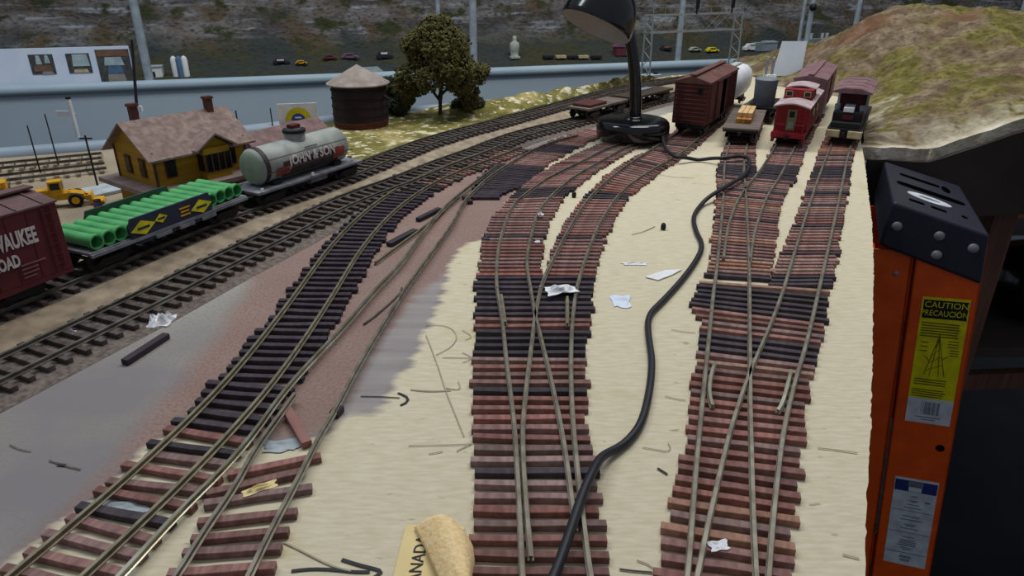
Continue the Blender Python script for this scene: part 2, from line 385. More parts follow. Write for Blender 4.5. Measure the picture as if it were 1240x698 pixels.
mb = MB(); mb.sweep([Vector((x, y, -.002)) for x, y in BACK[1:7]], [(.015*math.cos(a)+.004, .015*math.sin(a)) for a in np.linspace(0, 2*PI, 16, endpoint=False)])
tchild(mb.build('back_edge_moulding', 'edge_pipe', None, 40))
mb = MB(); mb.sweep([Vector((x-.018, y, -.05)) for x, y in EDGE], [(-.006, -.034), (.006, -.034), (.006, .034), (-.006, .034)])
tchild(mb.build('side_beam', 'bench'))
for x, y in ((-1.1, .1), (-.1, .1), (-1.0, .8), (.2, .85), (.05, 1.45), (.6, 1.9)):
    tchild(MB().box((x, y, (FLOOR-.016)/2), (.06, .06, -FLOOR-.016)).build('leg', 'bench'))
for p0, p1 in (((-1.1, .1), (-.1, .1)), ((-1.0, .8), (.2, .85)), ((.05, 1.45), (.6, 1.9))):
    tchild(MB().bar((*p0, -.05), (*p1, -.05), .03, .066).build('cross_beam', 'bench'))

# ------------------------------------------------------------------ tracks
TIE_H, RAIL_H = .0038, .0036
PROF = [(-.0016, 0), (.0016, 0), (.0016, .0006), (.0005, .0010), (.0005, .0024), (.0010, .0027), (.0010, RAIL_H), (-.0010, RAIL_H), (-.0010, .0027), (-.0005, .0024), (-.0005, .0010), (-.0016, .0006)]
def tie_mesh(m, w, k):
    mb = MB(); r = random.Random(k); n = 5; vs = []; fs = []
    for i in range(n):
        x = -.5+i/(n-1); jy = r.uniform(-.0003, .0003); jz = r.uniform(-.0002, .0002); ww = w/2*(1+r.uniform(-.08, .08)); e = .0003
        vs += [(x, -ww+jy, 0), (x, ww+jy, 0), (x, ww+jy, TIE_H-e), (x, ww-e+jy, TIE_H+jz), (x, -ww+e+jy, TIE_H+jz), (x, -ww+jy, TIE_H-e)]
    for i in range(n-1):
        for q in range(6): fs.append((i*6+q, i*6+(q+1)%6, i*6+6+(q+1)%6, i*6+6+q))
    fs += [tuple(range(6)), tuple((n-1)*6+q for q in range(5, -1, -1))]
    return mb.add(vs, fs).mesh('tie', m)
TM = {(m, k): tie_mesh(m, .0052, k) for m in ('tie_pale', 'tie_red', 'tie_dark', 'tie_brown', 'tie_tan') for k in range(3)}
LIFT = .0002
def put_ties(root, ties, z0):
    z0 += LIFT
    ties = sorted(ties, key=lambda t: (t[0].x**2+t[0].y**2)); inv = root.location
    for i, (c, ang, L, m) in enumerate(ties[:100]):
        o = bpy.data.objects.new('tie', TM[(m, random.randrange(3))]); COL.objects.link(o); o.parent = root
        o.location = Vector((c.x, c.y, z0))-inv; o.rotation_euler.z = ang; o.scale = (L, random.uniform(.88, 1.1), 1)
    if len(ties) > 100:
        mb = MB()
        for c, ang, L, m in ties[100:]: mb.box((c.x-inv.x, c.y-inv.y, z0+TIE_H/2-inv.z), (L, .0052, TIE_H), rz=ang)
        tag(mb.build('ties_beyond', max(set(t[3] for t in ties[100:]), key=[t[3] for t in ties[100:]].count), root), kind='stuff')
def put_rail(root, pts, z0, m, name='rail', sm=3):
    z0 += LIFT
    pts = smooth_path(spline(pts, .008), sm); inv = root.location
    mb = MB().sweep([Vector((p.x, p.y, z0+TIE_H))-inv for p in pts], PROF)
    return mb.build(name, m, root)
def px_path(pts, z): return [at(x, y, z) for x, y in pts]
def ties_along(cl, step, L, mfun, jit=.0006, ang=.02, Lj=.002):
    out = []
    for i, p in enumerate(resample(cl, step)):
        j = min(range(len(cl)), key=lambda q: (cl[q]-p).length)
        t = cl[min(j+1, len(cl)-1)]-cl[max(j-1, 0)]
        a = math.atan2(t.y, t.x)+PI/2
        out.append((p+Vector((random.uniform(-jit, jit)*2, random.uniform(-jit, jit), 0)), a+random.gauss(0, ang), (L(p) if callable(L) else L)+random.gauss(0, Lj), mfun(p)))
    return out
def ties_between(lp, rp, z, step, mfun, nstep=400, endj=.0012):
    l = [at(x, y, z) for x, y in lp]; r = [at(x, y, z) for x, y in rp]
    def interp(P, k):
        f = k*(len(P)-1); i = min(int(f), len(P)-2); return P[i].lerp(P[i+1], f-i)
    out = []; acc = 0; prev = None
    for k in range(nstep+1):
        a, b = interp(l, k/nstep), interp(r, k/nstep); c = (a+b)/2
        if prev is not None: acc += (c-prev).length
        if prev is None or acc >= step:
            acc = 0; a2 = a.copy(); b2 = b.copy()
            d = (b2-a2).normalized(); a2 += d*random.gauss(0, endj); b2 += d*random.gauss(0, endj)
            cc = (a2+b2)/2; out.append((cc, math.atan2(d.y, d.x)+random.gauss(0, .012), (b2-a2).length, mfun(cc)))
        prev = c
    return out
def pyof(p):
    y, z = p.y, -CAM_Z; return 349+F*((-z*cp-y*sp)/(y*cp-z*sp))
def mixmat(*ws):
    names = [w[0] for w in ws]; p = [w[1] for w in ws]
    return lambda q: random.choices(names, p)[0]

# A : rear main line that carries the train
A_low = [(0, 388), (95, 350), (310, 260), (415, 225), (536, 175), (620, 151), (760, 111), (810, 101), (850, 96)]
pa = [at(x, y, .0095) for x, y in A_low]; pa = [pa[0]+(pa[0]-pa[1])*4]+pa+[pa[-1]+(pa[-1]-pa[-2])*.5]
A_c = smooth_path(offset(spline(pa, .01), .027), 30)
zA = .0062
rootA = empty('railway_track', A_c[0].to_tuple()[:2]+(0,), 0, 'rear main line on a tan roadbed, carrying the boxcar, pipe car and tank car', 'track')
put_ties(rootA, ties_along(A_c, .0135, .054, mixmat(('tie_brown', 1))), zA)
for s in (-.0165, .0165): put_rail(rootA, offset(A_c, s), zA, 'rail_old')
inv = rootA.location
mb = MB().sweep([Vector((p.x, p.y, 0))-inv for p in A_c], [(-.046, LIFT), (-.031, zA), (.031, zA), (.046, LIFT)]); mb.build('roadbed', 'ballast', rootA)
mb = MB().sweep([Vector((p.x, p.y, 0))-inv for p in A_c], [(-.062, LIFT), (-.046, LIFT), (-.0312, zA), (-.0312, zA+.0008), (-.040, 0.0055), (-.062, 0.0008)]); mb.build('roadbed_shoulder', 'tan', rootA)

# B : second main line with the switch towards the yard
BLp = [(0, 431), (175, 350), (238, 318), (310, 285), (375, 253), (425, 231), (473, 216), (523, 195), (561, 182.5), (620, 160), (700, 141), (760, 124.5), (800, 115), (840, 106.5), (872, 100)]
pb = px_path(BLp, .009); pb = [pb[0]+(pb[0]-pb[1])*1.5]+pb
B_l = smooth_path(spline(pb, .01), 20); B_c = offset(B_l, -.0162)
zB = .0022
rootB = empty('railway_track', B_c[0].to_tuple()[:2]+(0,), 0, 'second main line of weathered grey ties running in front of the train', 'track')
put_ties(rootB, ties_along(B_c, .0138, .055, mixmat(('tie_brown', 1))), zB)
for s in (-.0165, .0165): put_rail(rootB, offset(B_c, s), zB, 'rail_old')
inv = rootB.location
MB().sweep([Vector((p.x, p.y, 0))-inv for p in B_c], [(-.040, LIFT), (-.028, .0022), (.028, .0022), (.040, LIFT)]).build('roadbed', 'ballast', rootB)

# C : curved dark-tied track leaving B
CLp = [(-60, 756), (15, 696), (50, 666), (95, 628), (140, 591), (175, 558), (213, 523), (263, 473), (310, 418), (362, 350), (390, 310), (418, 278), (445, 253), (473, 233), (497, 219), (530, 204), (575, 188), (610, 175)]
C_l = smooth_path(spline(px_path(CLp, .0065), .01), 14); C_c = offset(C_l, -.0162)
rootC = empty('railway_track', C_c[0].to_tuple()[:2]+(0,), 0, 'curved track of dark ties turning reddish at the near left corner', 'track')
def cm(p):
    y = pyof(p)
    if y > 528: return 'tie_dark' if random.random() < .16 else 'tie_red'
    if y > 225: return 'tie_dark'
    return 'tie_red' if random.random() < .7 else 'tie_brown'
put_ties(rootC, ties_along(offset(C_c, -.002), .0113, .0575, cm, jit=.0008, ang=.03, Lj=.003), 0)
put_rail(rootC, C_l, 0, 'rail_brass'); put_rail(rootC, offset(C_l, -.0325), 0, 'rail_brass')

# loose rails and the half-laid track beside C
L1 = px_path([(120, 722), (145.5, 698), (195.6, 641), (233, 603), (271, 566), (308, 523), (342.6, 475), (380, 433), (418, 393), (455, 350), (485.6, 318), (510.6, 283), (536, 253), (561, 231), (585, 213), (603, 200)], .0065)
rl = empty('loose_rail', L1[0].to_tuple()[:2]+(0,), 0, 'long shiny loose rail lying along the right side of the curved dark track', 'rail'); put_rail(rl, L1, -.0002, 'rail_bright')
P1 = px_path([(454, 317), (480, 298), (505, 280), (530, 260), (556, 238)], .004)
rl = empty('loose_rail', P1[0].to_tuple()[:2]+(0,), 0, 'short loose rail with a free end lying on the brown paint between the long rails', 'rail'); put_rail(rl, P1, -TIE_H, 'rail_brass')
P4 = px_path([(440, 389), (455, 378), (470, 365), (484, 352)], .004)
rl = empty('bent_wire', P4[0].to_tuple()[:2]+(0,), 0, 'thin bent wire lying on brown paint beside a long rail', 'wire')
MB().tube([Vector((p.x, p.y, .0012))-rl.location for p in P4]+[Vector((P4[-1].x, P4[-1].y+.012, .0012))-rl.location], .0009, 6).build('wire', 'rail_old', rl)
P3 = px_path([(290, 718), (302, 698), (315, 666), (335, 628), (360, 581), (388, 525), (405, 498), (430, 450), (460.5, 398), (490.6, 350), (523, 305), (548, 270), (563, 243), (593, 214), (624, 194), (649, 180), (676, 170), (700, 164)], .0065)
L2 = px_path([(190, 730), (213, 698), (251, 636), (283, 591), (308, 544), (325, 521), (357, 477)], .0065)
rootD = empty('half_laid_track', P3[0].to_tuple()[:2]+(0,), 0, 'half-laid track of crooked reddish ties at the near end and bare rails beyond', 'track')
put_rail(rootD, P3, 0, 'rail'); put_rail(rootD, L2, 0, 'rail')
dt = [((250, 612), (392, 556)), ((252, 598), (390, 578)), ((247, 620), (378, 590)), ((240, 635), (360, 622)), ((232, 655), (350, 645)), ((222, 672), (341, 665)), ((204, 697), (334, 688)), ((196, 716), (326, 708)), ((186, 735), (318, 728))]
dt[0] = ((276, 577), (389, 554)); dt[1] = ((250, 600), (366, 573)); dt[2] = ((248, 612), (378, 592))
ties = []
for (a, b) in dt:
    a, b = at(*a, .002), at(*b, .002); d = b-a; ties.append(((a+b)/2, math.atan2(d.y, d.x), d.length, 'tie_red'))
put_ties(rootD, ties, 0)

# F : patch of black and brown ties with one rail, left of the lamp
rootF = empty('half_laid_track', at(640, 205).to_tuple()[:2]+(0,), 0, 'patch of close black and brown ties with no right rail, left of the lamp', 'track')
Fl = [(562, 240), (575, 226), (584, 212), (594, 203), (622, 194), (640, 184), (664, 174), (688, 164), (712, 157)]
Fr = [(601, 240), (628, 228), (646, 219), (656, 207), (666, 197), (684, 187), (702, 178), (718, 170), (738, 162)]
def fm(p):
    y = pyof(p)
    if y > 203: return 'tie_dark'
    if y > 196: return 'tie_red'
    return 'tie_dark' if 178 < y < 187 else 'tie_red'
put_ties(rootF, ties_between(Fl, Fr, .002, .0078, fm, endj=.003), 0)

# M : middle turnout
zt = .0065
rootM = empty('turnout_track', at(650, 500).to_tuple()[:2]+(0,), 0, 'middle yard turnout of reddish ties that forks towards the lamp', 'track')
def mm(p):
    y = pyof(p)
    if 338 < y < 440 and not (388 < y < 400): return 'tie_dark' if random.random() < .93 else 'tie_red'
    if 236 < y < 243: return 'tie_dark'
    r = random.random(); return 'tie_dark' if r < .1 else 'tie_red'
Ml = [(566, 760), (570, 698), (571, 640), (571, 580), (572, 520), (572.5, 470), (573, 430), (574, 390), (575, 360), (576, 336)]
Mr = [(742, 760), (737, 698), (735, 640), (723, 580), (714, 520), (710, 470), (711, 430), (714, 390), (718, 360), (722, 336)]
tiesM = ties_between(Ml, Mr, .003, .0098, mm)
put_ties(rootM, tiesM, 0)
rootML = empty('yard_track', at(660, 240).to_tuple()[:2]+(0,), 0, 'left leg of the middle turnout, curving up under the desk lamp', 'track')
rootMR = empty('yard_track', at(740, 260).to_tuple()[:2]+(0,), 0, 'right leg of the middle turnout, running up to the red-brown wooden boxcar', 'track')
put_ties(rootML, ties_between([(577, 333), (580, 310), (584, 290), (597, 262), (615, 241), (648, 213), (678, 196), (705, 183), (728, 173)], [(656, 333), (657, 310), (659, 290), (668, 262), (684, 238), (718, 211), (744, 194), (762, 183), (780, 175)], .003, .0088, mm), 0)
put_ties(rootMR, ties_between([(660, 333), (668, 305), (676, 285), (690, 260), (707, 238), (733, 213), (757, 196), (785, 182), (800, 171), (822, 155), (850, 138)], [(722, 333), (728, 305), (735, 285), (748, 260), (760, 240), (780, 224), (803, 206), (828, 190), (848, 174), (868, 156), (890, 138)], .003, .0088, mm), 0)
r1 = [(638, 760), (632.5, 698), (629, 610), (623.7, 523), (619, 480), (613.5, 438), (608.5, 388), (602, 350)]; r1b = [(602, 349.5), (601, 325), (606, 288), (620, 250), (635, 236), (662.6, 216), (703, 196), (735, 180), (765, 169)]
r4 = [(728, 760), (715, 698), (703, 598), (695, 523), (691.5, 450), (693, 388), (697.8, 350)]; r4b = [(697.8, 349.5), (708, 315), (725, 273), (750, 235), (780.5, 211), (820.7, 187.5), (837, 175), (860, 156), (890, 135), (915, 118)]
r2 = [(643, 676), (636, 598), (632.5, 525), (637, 470), (645, 405), (648, 380), (654, 350)]; r2b = [(654, 349.5), (659, 335), (670, 313), (690, 275), (715, 238), (750, 207), (790.6, 180), (815, 164), (843, 145), (872, 126), (893, 112)]
r3 = [(697, 640), (692.7, 606), (681.5, 525), (665, 448), (652.6, 398), (648, 380), (642.6, 348)]; r3b = [(642.6, 347.5), (637.6, 315), (642.6, 288), (651, 258), (667.7, 237), (695, 214), (728, 195), (760, 177.5), (790, 166)]
for rt, rr in ((rootM, (r1, r2, r3, r4)), (rootML, (r1b, r3b)), (rootMR, (r2b, r4b))):
    for r in rr: put_rail(rt, px_path(r, zt), 0, 'rail', sm=6)
for r in ([(607, 357.5), (612, 391)], [(687, 360), (687, 393)]): put_rail(rootM, px_path(r, zt), 0, 'rail_brass', 'guard_rail')

# R : right-hand turnouts with three legs
rootR = empty('turnout_track', at(900, 500).to_tuple()[:2]+(0,), 0, 'right-hand yard turnout whose three legs run to the flatcar, caboose and open car', 'track')
def rm(p):
    y = pyof(p); u = random.random()
    if 338 < y < 385: return 'tie_dark' if u < .93 else 'tie_tan'
    if 412 < y < 436: return 'tie_dark' if u < .8 else 'tie_red'
    if 203 < y < 219: return 'tie_dark'
    if y > 385: return 'tie_dark' if u < .05 else ('tie_tan' if u < .24 else 'tie_red')
    return 'tie_dark' if u < .14 else ('tie_tan' if u < .34 else 'tie_red')
Rl = [(786, 760), (795, 698), (805, 640), (818, 590), (828, 548), (833, 500), (840, 460), (844, 420), (846, 390), (836, 366), (846, 340)]
Rr = [(954, 776), (957, 718), (961, 665), (965, 612), (970, 566), (974, 515), (978, 476), (988, 438), (996, 408), (1001, 386), (1006, 352)]
tiesR = ties_between(Rl, Rr, .003, .0097, rm)
put_ties(rootR, tiesR, 0)
rootRF = empty('yard_track', at(905, 270).to_tuple()[:2]+(0,), 0, 'upper fan of crooked ties splitting into the flatcar and caboose tracks', 'track')
rootRR = empty('yard_track', at(985, 260).to_tuple()[:2]+(0,), 0, 'rightmost yard track running up to the dark work car', 'track')
fan = ties_between([(857, 333), (862, 290), (866, 250), (868, 225), (869, 206)], [(934, 338), (939, 296), (944, 257), (952, 233), (966, 215)], .003, .0086, rm)
fan += ties_between([(869, 205), (871, 196), (878, 178), (890, 152), (905, 132)], [(917, 209), (915, 197), (914, 178), (923, 152), (936, 132)], .003, .0088, rm)
fan += ties_between([(922, 209), (926, 199), (936, 178), (949, 155), (962, 136)], [(965, 213), (969, 201), (976, 180), (987, 157), (998, 138)], .003, .0088, rm)
put_ties(rootRF, fan, 0)
put_ties(rootRR, ties_between([(932, 345), (944, 315), (953, 290), (965, 262), (975, 235), (985, 207), (992, 182), (1004, 160), (1018, 140)], [(1008, 345), (1013, 315), (1017, 290), (1021, 262), (1026, 235), (1030, 207), (1034, 182), (1044, 160), (1054, 140)], .003, .0090, rm), 0)
s1 = [(826, 760), (833, 698), (837, 648), (842, 581), (847, 523), (849.5, 500), (857, 425), (864.5, 350), (868, 325), (873, 275), (876, 238), (877.5, 200), (883, 175), (893, 152), (907, 132)]
s3 = [(920, 760), (916, 698), (912, 611), (909.7, 523), (909, 500), (908.4, 425), (908, 350), (906.5, 300), (903.4, 238), (901, 200), (905, 175), (914, 152), (928, 132)]
s2 = [(832, 750), (846, 696), (850.7, 666), (866, 598), (884, 523), (903.4, 463), (913.5, 438), (933, 393), (949, 350), (967.6, 288), (987.7, 225), (1002.7, 185), (1014, 160), (1028, 136)]
s4 = [(926, 760), (931.5, 696), (935, 643), (941, 586), (949, 523), (962.6, 463), (977.7, 412), (992, 350), (1007.8, 280), (1020, 223), (1027.8, 185), (1037, 160), (1050, 136)]
s5 = [(876, 313), (880, 285), (884, 266), (898, 235), (919, 208), (931, 190), (945, 168), (962, 146), (972, 132)]
s6 = [(908.4, 318), (913, 285), (921, 258), (930, 236), (943, 216), (957.6, 188), (968, 168), (985, 146), (994, 132)]
for rt, rr in ((rootR, (s1[:8], s3[:7], s2[:9], s4[:8])), (rootRF, (s1[7:], s3[6:], s5, s6)), (rootRR, (s2[8:], s4[7:]))):
    for r in rr: put_rail(rt, px_path(r, zt), 0, 'rail', sm=6)
for r in ([(866, 439), (861, 450), (858, 483), (863, 492)], [(958, 449), (953, 470), (946, 494), (942, 498)]): put_rail(rootR, px_path(r, zt), 0, 'rail_bright', 'guard_rail')

# sidings behind the depot
for q, (a, b, lab) in enumerate((((-120, 236), (130, 205), 'nearer of the two half-buried sidings behind the yellow loader'), ((-120, 218), (132, 192), 'rear half-buried siding nearest the blue-grey edge moulding'))):
    a, b = at(*a), at(*b); rt = empty('siding_track', (a.x, a.y, 0), 0, lab, 'track')
    cl = resample(spline([a, a.lerp(b, .5), b], .01), .01)
    put_ties(rt, ties_along(cl, .014, .05, mixmat(('tie_pale', 1))), 0)
    for s in (-.016, .016): put_rail(rt, offset(cl, s), 0, 'rail_old')

# ------------------------------------------------------------------ the far shelf layout across the aisle
FA, FB = Vector((-1.313, 1.848, 0)), Vector((.86, 2.466, 0)); FD = (FB-FA).normalized(); FN = Vector((-FD.y, FD.x, 0))
ZR = -.030
def fpt(s, d, z): p = FA+FD*s+FN*d; return Vector((p.x, p.y, z))
def far_s(px):          # where the pixel column meets the line of the rail
    r = ray(px, 85); a = Vector((r.x, r.y)); c = FD.x*a.y-FD.y*a.x
    return -(FA.x*a.y-FA.y*a.x)/c
PRF_D = [0, .03, .18, .34, .42, .50, .58, .70, .80, 1.0]
PRF_Z = [-.045, -.040, -.030, .010, .045, .10, .17, .30, .44, .60]
def far_h(s, d):
    z = float(np.interp(d, PRF_D, PRF_Z)); k = min(max((d-.12)/.3, 0), 1)
    p = Vector((s*1.6, d*5, 3.1)); n = noise.fractal(p, .9, 2.1, 5)
    q = noise.ridged_multi_fractal(Vector((s*2.6, d*3+z*14, 8.2)), .8, 2.2, 5, 1, 2)
    return z+k*(n*.035+(q-1)*.030)
shelf = empty('display_shelf', fpt(0, 0, FLOOR), 0, 'far shelf layout with a pale blue-grey front panel and rounded top rail', 'shelf')
SB = Matrix.Translation(-shelf.location)
def schild(mb, name, m, smooth=None): return mb.build(name, m, shelf, smooth)
def lv(p): return Vector(p)-shelf.location
s0, s1_ = -1.6, 3.9
mb = MB(); a, b = fpt(s0, .0, 0), fpt(s1_, .0, 0)
mb.bar(lv((a.x, a.y, (ZR+FLOOR)/2+.02)), lv((b.x, b.y, (ZR+FLOOR)/2+.02)), .02, ZR-FLOOR-.05); schild(mb, 'front_panel', 'panel')
mb = MB().tube([lv(fpt(s0, -.006, ZR)), lv(fpt(.5, -.006, ZR)), lv(fpt(s1_, -.006, ZR))], .0145, 20); schild(mb, 'top_rail', 'rail_pipe', 40)
ns, nd = 540, 120
fx = np.zeros((nd, ns)); fy = fx.copy(); fz = fx.copy()
for j in range(nd):
    d = .012+(j/(nd-1))*.98
    for i in range(ns):
        s = s0+(s1_-s0)*i/(ns-1); p = lv(fpt(s, d, far_h(s, d))); fx[j, i], fy[j, i], fz[j, i] = p
def scenery_mat(name, cols, rough=.95):
    # cols: grass, grass2, rock, rock2, rock3
    m = bpy.data.materials.new(name); m.use_nodes = True; nt = m.node_tree; N = nt.nodes; L = nt.links; b = N['Principled BSDF']
    b.inputs['Roughness'].default_value = rough; b.inputs['Specular IOR Level'].default_value = .1
    tc = N.new('ShaderNodeTexCoord')
    def nz(sc, st=(1, 1, 1), det=5):
        mp = N.new('ShaderNodeMapping'); mp.inputs['Scale'].default_value = st; L.new(tc.outputs['Object'], mp.inputs[0])
        n = N.new('ShaderNodeTexNoise'); n.inputs['Scale'].default_value = sc; n.inputs['Detail'].default_value = det; L.new(mp.outputs[0], n.inputs[0]); return n.outputs[0]
    def ramp(v, a, c):
        r = N.new('ShaderNodeMapRange'); r.inputs[1].default_value = a; r.inputs[2].default_value = c; L.new(v, r.inputs[0]); return r.outputs[0]
    def mixc(f, a, c):
        x = N.new('ShaderNodeMix'); x.data_type = 'RGBA'; L.new(f, x.inputs[0])
        for i, q in ((6, a), (7, c)):
            if hasattr(q, 'node'): L.new(q, x.inputs[i])
            else: x.inputs[i].default_value = (*lin(q), 1)
        return x.outputs[2]
    return m, N, L, b, tc, nz, ramp, mixc
def far_mat():
    m, N, L, b, tc, nz, ramp, mixc = scenery_mat('far_cliffs', None)
    sep = N.new('ShaderNodeSeparateXYZ'); L.new(tc.outputs['Object'], sep.inputs[0])
    st = nz(5, (1, 1, 5)); bl = nz(7); fi = nz(60, (1, 1, 2)); st2 = nz(9, (.5, .5, 7))
    rock = mixc(ramp(st, .38, .62), (78, 74, 72), (122, 118, 116)); rock = mixc(ramp(st2, .55, .68), rock, (146, 152, 156)); rock = mixc(ramp(bl, .50, .62), rock, (92, 80, 64)); rock = mixc(ramp(nz(13), .54, .64), rock, (60, 64, 40)); rock = mixc(ramp(fi, .48, .75), rock, (50, 46, 48))
    gr = mixc(ramp(bl, .4, .6), (62, 68, 66), (70, 70, 50)); gr = mixc(ramp(fi, .5, .8), gr, (48, 52, 54))
    zz = N.new('ShaderNodeMath'); zz.operation = 'MULTIPLY_ADD'; zz.inputs[1].default_value = .14; L.new(bl, zz.inputs[0]); L.new(sep.outputs[2], zz.inputs[2])
    hz = ramp(zz.outputs[0], -FLOOR+.085, -FLOOR+.14)
    L.new(mixc(hz, gr, rock), b.inputs['Base Color'])
    bp = N.new('ShaderNodeBump'); bp.inputs['Strength'].default_value = .8; bp.inputs['Distance'].default_value = .02; L.new(fi, bp.inputs['Height']); L.new(bp.outputs[0], b.inputs['Normal'])
    return m
sheet('rock_scenery', fx, fy, fz, ('to', .3), far_mat(), None, shelf)
for s in (-1.3, -.3, .7, 1.7, 2.7, 3.6):
    p = lv(fpt(s, .5, 0)); schild(MB().box((p.x, p.y, .2), (.07, .07, .4)), 'leg', 'bench')
mb = MB(); mb.bar(lv(fpt(s0, .5, FLOOR+.43)), lv(fpt(s1_, .5, FLOOR+.43)), .9, .06); schild(mb, 'base_board', 'bench')
def far_hit(px, py):
    d = ray(px, py); t = 1.2
    while t < 5:
        p = CAM+d*t; q = p-FA; s = q.x*FD.x+q.y*FD.y; dd = q.x*FN.x+q.y*FN.y
        if dd > .012 and p.z < far_h(s, dd): return p
        t += .004
    return p
FROT = math.atan2(FD.y, FD.x)
# conduit posts on the far shelf
def conduit(px, r, label, d=.012, knob=False, top=.75):
    s = far_s(px); p = fpt(s, d, ZR)
    z0 = far_h(s, d)-.004
    e = empty('conduit_post', (p.x, p.y, z0), 0, label, 'post')
    MB().cyl((0, 0, 0), (0, 0, top), r, n=16).build('tube', 'conduit', e, 40)
    MB().cyl((0, 0, .0), (0, 0, .02), r*1.25, n=16).build('collar', 'conduit', e, 40)
    if knob: MB().ball((0, -r, .185), .012, 12).build('knob', 'black', e, 60)
conduit(177.5, .0112, 'thick pale post rising beside the photo board at the far left')
conduit(575, .0112, 'thick pale post just right of the big tree')
conduit(534, .0065, 'thin pale post seen through the crown of the big tree')
conduit(821.5, .0095, 'pale post standing inside the signal bridge opening')
conduit(973.5, .0085, 'pale post with a round black knob, right of the white card', knob=True)
conduit(968.5, .0060, 'thin pale post directly beside the one with a black knob', d=.03)
conduit(1028.5, .0085, 'pale post meeting the left shoulder of the brown hill')
conduit(1222, .0090, 'pale post whose foot hides behind the right top of the hill')

# photo board and small things on the far shelf
p = fpt(far_s(80), .035, 0); sL, sR = far_s(-70), far_s(158)
zb = far_h(far_s(60), .035)+.001; hB = atd(60, 58, fpt(far_s(60), .035, 0).y).z-zb
pb_ = empty('photo_board', (*fpt((sL+sR)/2, .035, 0).to_tuple()[:2], zb), FROT, 'long white board of photographs standing on the far rail at left', 'board')
W = sR-sL
MB().box((0, 0, hB/2), (W, .006, hB)).build('board', 'paperblue', pb_)
def pic(px0, px1, z0, z1, layers, name='photograph'):
    a, b = far_s(px0)-(sL+sR)/2, far_s(px1)-(sL+sR)/2
    fr = MB().box(((a+b)/2, -.0036, (z0+z1)/2), (b-a, .001, z1-z0)).build(name, layers[0], pb_)
    for (u0, u1, v0, v1, m) in layers[1:]:
        w = b-a; h = z1-z0
        MB().prism([(a+w*u0, z0+h*v0), (a+w*u1, z0+h*v0), (a+w*(u1-.06), z0+h*v1), (a+w*(u0+.05), z0+h*v1)], -.0048, -.0041).build('image_area', m, fr)
pic(33, 63, hB*.40, hB*.86, ['tree_pic', (.25, .5, .5, .95, 'sky_pic'), (.62, .85, .55, .95, 'sky_pic'), (.1, .9, .15, .45, 'rust_pic'), (.4, .9, .0, .14, 'road_pic')])
pic(79, 108, hB*.40, hB*.86, ['tree_pic', (.22, .95, .35, .95, 'sky_pic'), (.2, .85, .02, .2, 'cream')])
pic(116, 157, hB*.04, hB*.93, ['tree_pic', (.0, 1, .82, .98, 'rust_pic'), (.2, .8, .58, .8, 'sky_pic'), (.26, .74, .36, .57, 'blue_pic'), (.2, .8, .02, .35, 'road_pic')])
def far_obj(name, px, py, label, cat, group=None):
    p = far_hit(px, py); return empty(name, p+Vector((0, 0, .001)), FROT, label, cat, group)
e = far_obj('toy_building', 188, 93, 'small white building with a flat roof right of the photo board', 'building')
MB().box((0, 0, .013), (.045, .03, .03)).build('wall', 'white', e); MB().box((-.004, -.0155, .008), (.016, .002, .014)).build('door', 'dark_metal', e); MB().box((0, 0, .0285), (.049, .034, .003)).build('roof', 'concrete', e)
e = far_obj('toy_silo', 220, 92, 'pair of pale silos with a dark blue stripe between on the far shelf', 'silo')
for x, m in ((-.014, 'white'), (.014, 'white'), (0, 'blue_pic')): MB().lathe([(.009, -.004), (.009, .045), (.006, .052), (.001, .055)], 14, Matrix.Translation((x, 0 if m == 'white' else -.003, 0))).build('silo_tube', m, e, 40)
e = far_obj('figurine', 623, 70, 'small whitish robed figurine standing on the dark far slope', 'figurine')
MB().lathe([(.014, -.002), (.015, .004), (.0125, .007), (.014, .02), (.0165, .034), (.015, .046), (.007, .052), (.006, .055), (.0075, .06), (.006, .066), (.001, .069)], 18).build('body', 'statue', e, 60)
MB().box((0, 0, .001), (.032, .03, .006)).build('plinth', 'statue', e)
def toy_vehicle(px, py, L, H, m, m2, label, kind='toy_car'):
    e = far_obj(kind, px, py, label, 'toy vehicle')
    w = .018
    MB().prism([(-L/2, .004), (L/2, .004), (L/2, H*.55), (L*.28, H*.6), (L*.18, H), (-L*.3, H), (-L*.42, H*.6), (-L/2, H*.55)], -w/2, w/2).build('body', m, e, bevel=.001)
    MB().box((-.03*L, 0, H*.8), (L*.42, w*1.03, H*.24)).build('windows', m2, e)
    mb = MB()
    for x in (-L*.3, L*.3):
        for y in (-w/2, w/2): mb.cyl((x, y-.001, .004), (x, y+.001, .004), .0045, n=12)
    mb.build('wheels', 'tyre', e)
toy_vehicle(341, 78, .05, .016, 'car_dark', 'white', 'dark toy car with a white side line, leftmost of the far parked row')
toy_vehicle(365, 79, .036, .013, 'loader', 'car_dark', 'low yellow toy car in the far row left of the water tank')
toy_vehicle(424, 72, .055, .018, 'car_plum', 'car_dark', 'plum coloured toy car above the water tank roof')
toy_vehicle(400, 73, .045, .016, 'car_red', 'car_dark', 'dark red toy car up-slope left of the plum car')
toy_vehicle(466, 72, .052, .024, 'car_dark', 'white', 'dark toy truck with a white box top left of the big tree')
toy_vehicle(862, 64, .05, .018, 'yellow', 'car_dark', 'bright yellow toy car on the far shelf right of the signal bridge post')
toy_vehicle(841, 63, .045, .016, 'statue', 'car_dark', 'pale grey toy car just left of the bright yellow one')
toy_vehicle(806, 62, .045, .018, 'car_dark', 'wood_amber', 'dark toy car with an amber top seen through the signal bridge')
toy_vehicle(912, 62, .085, .026, 'white', 'drum', 'long white toy bus behind the rail right of the signal bridge', 'toy_bus')
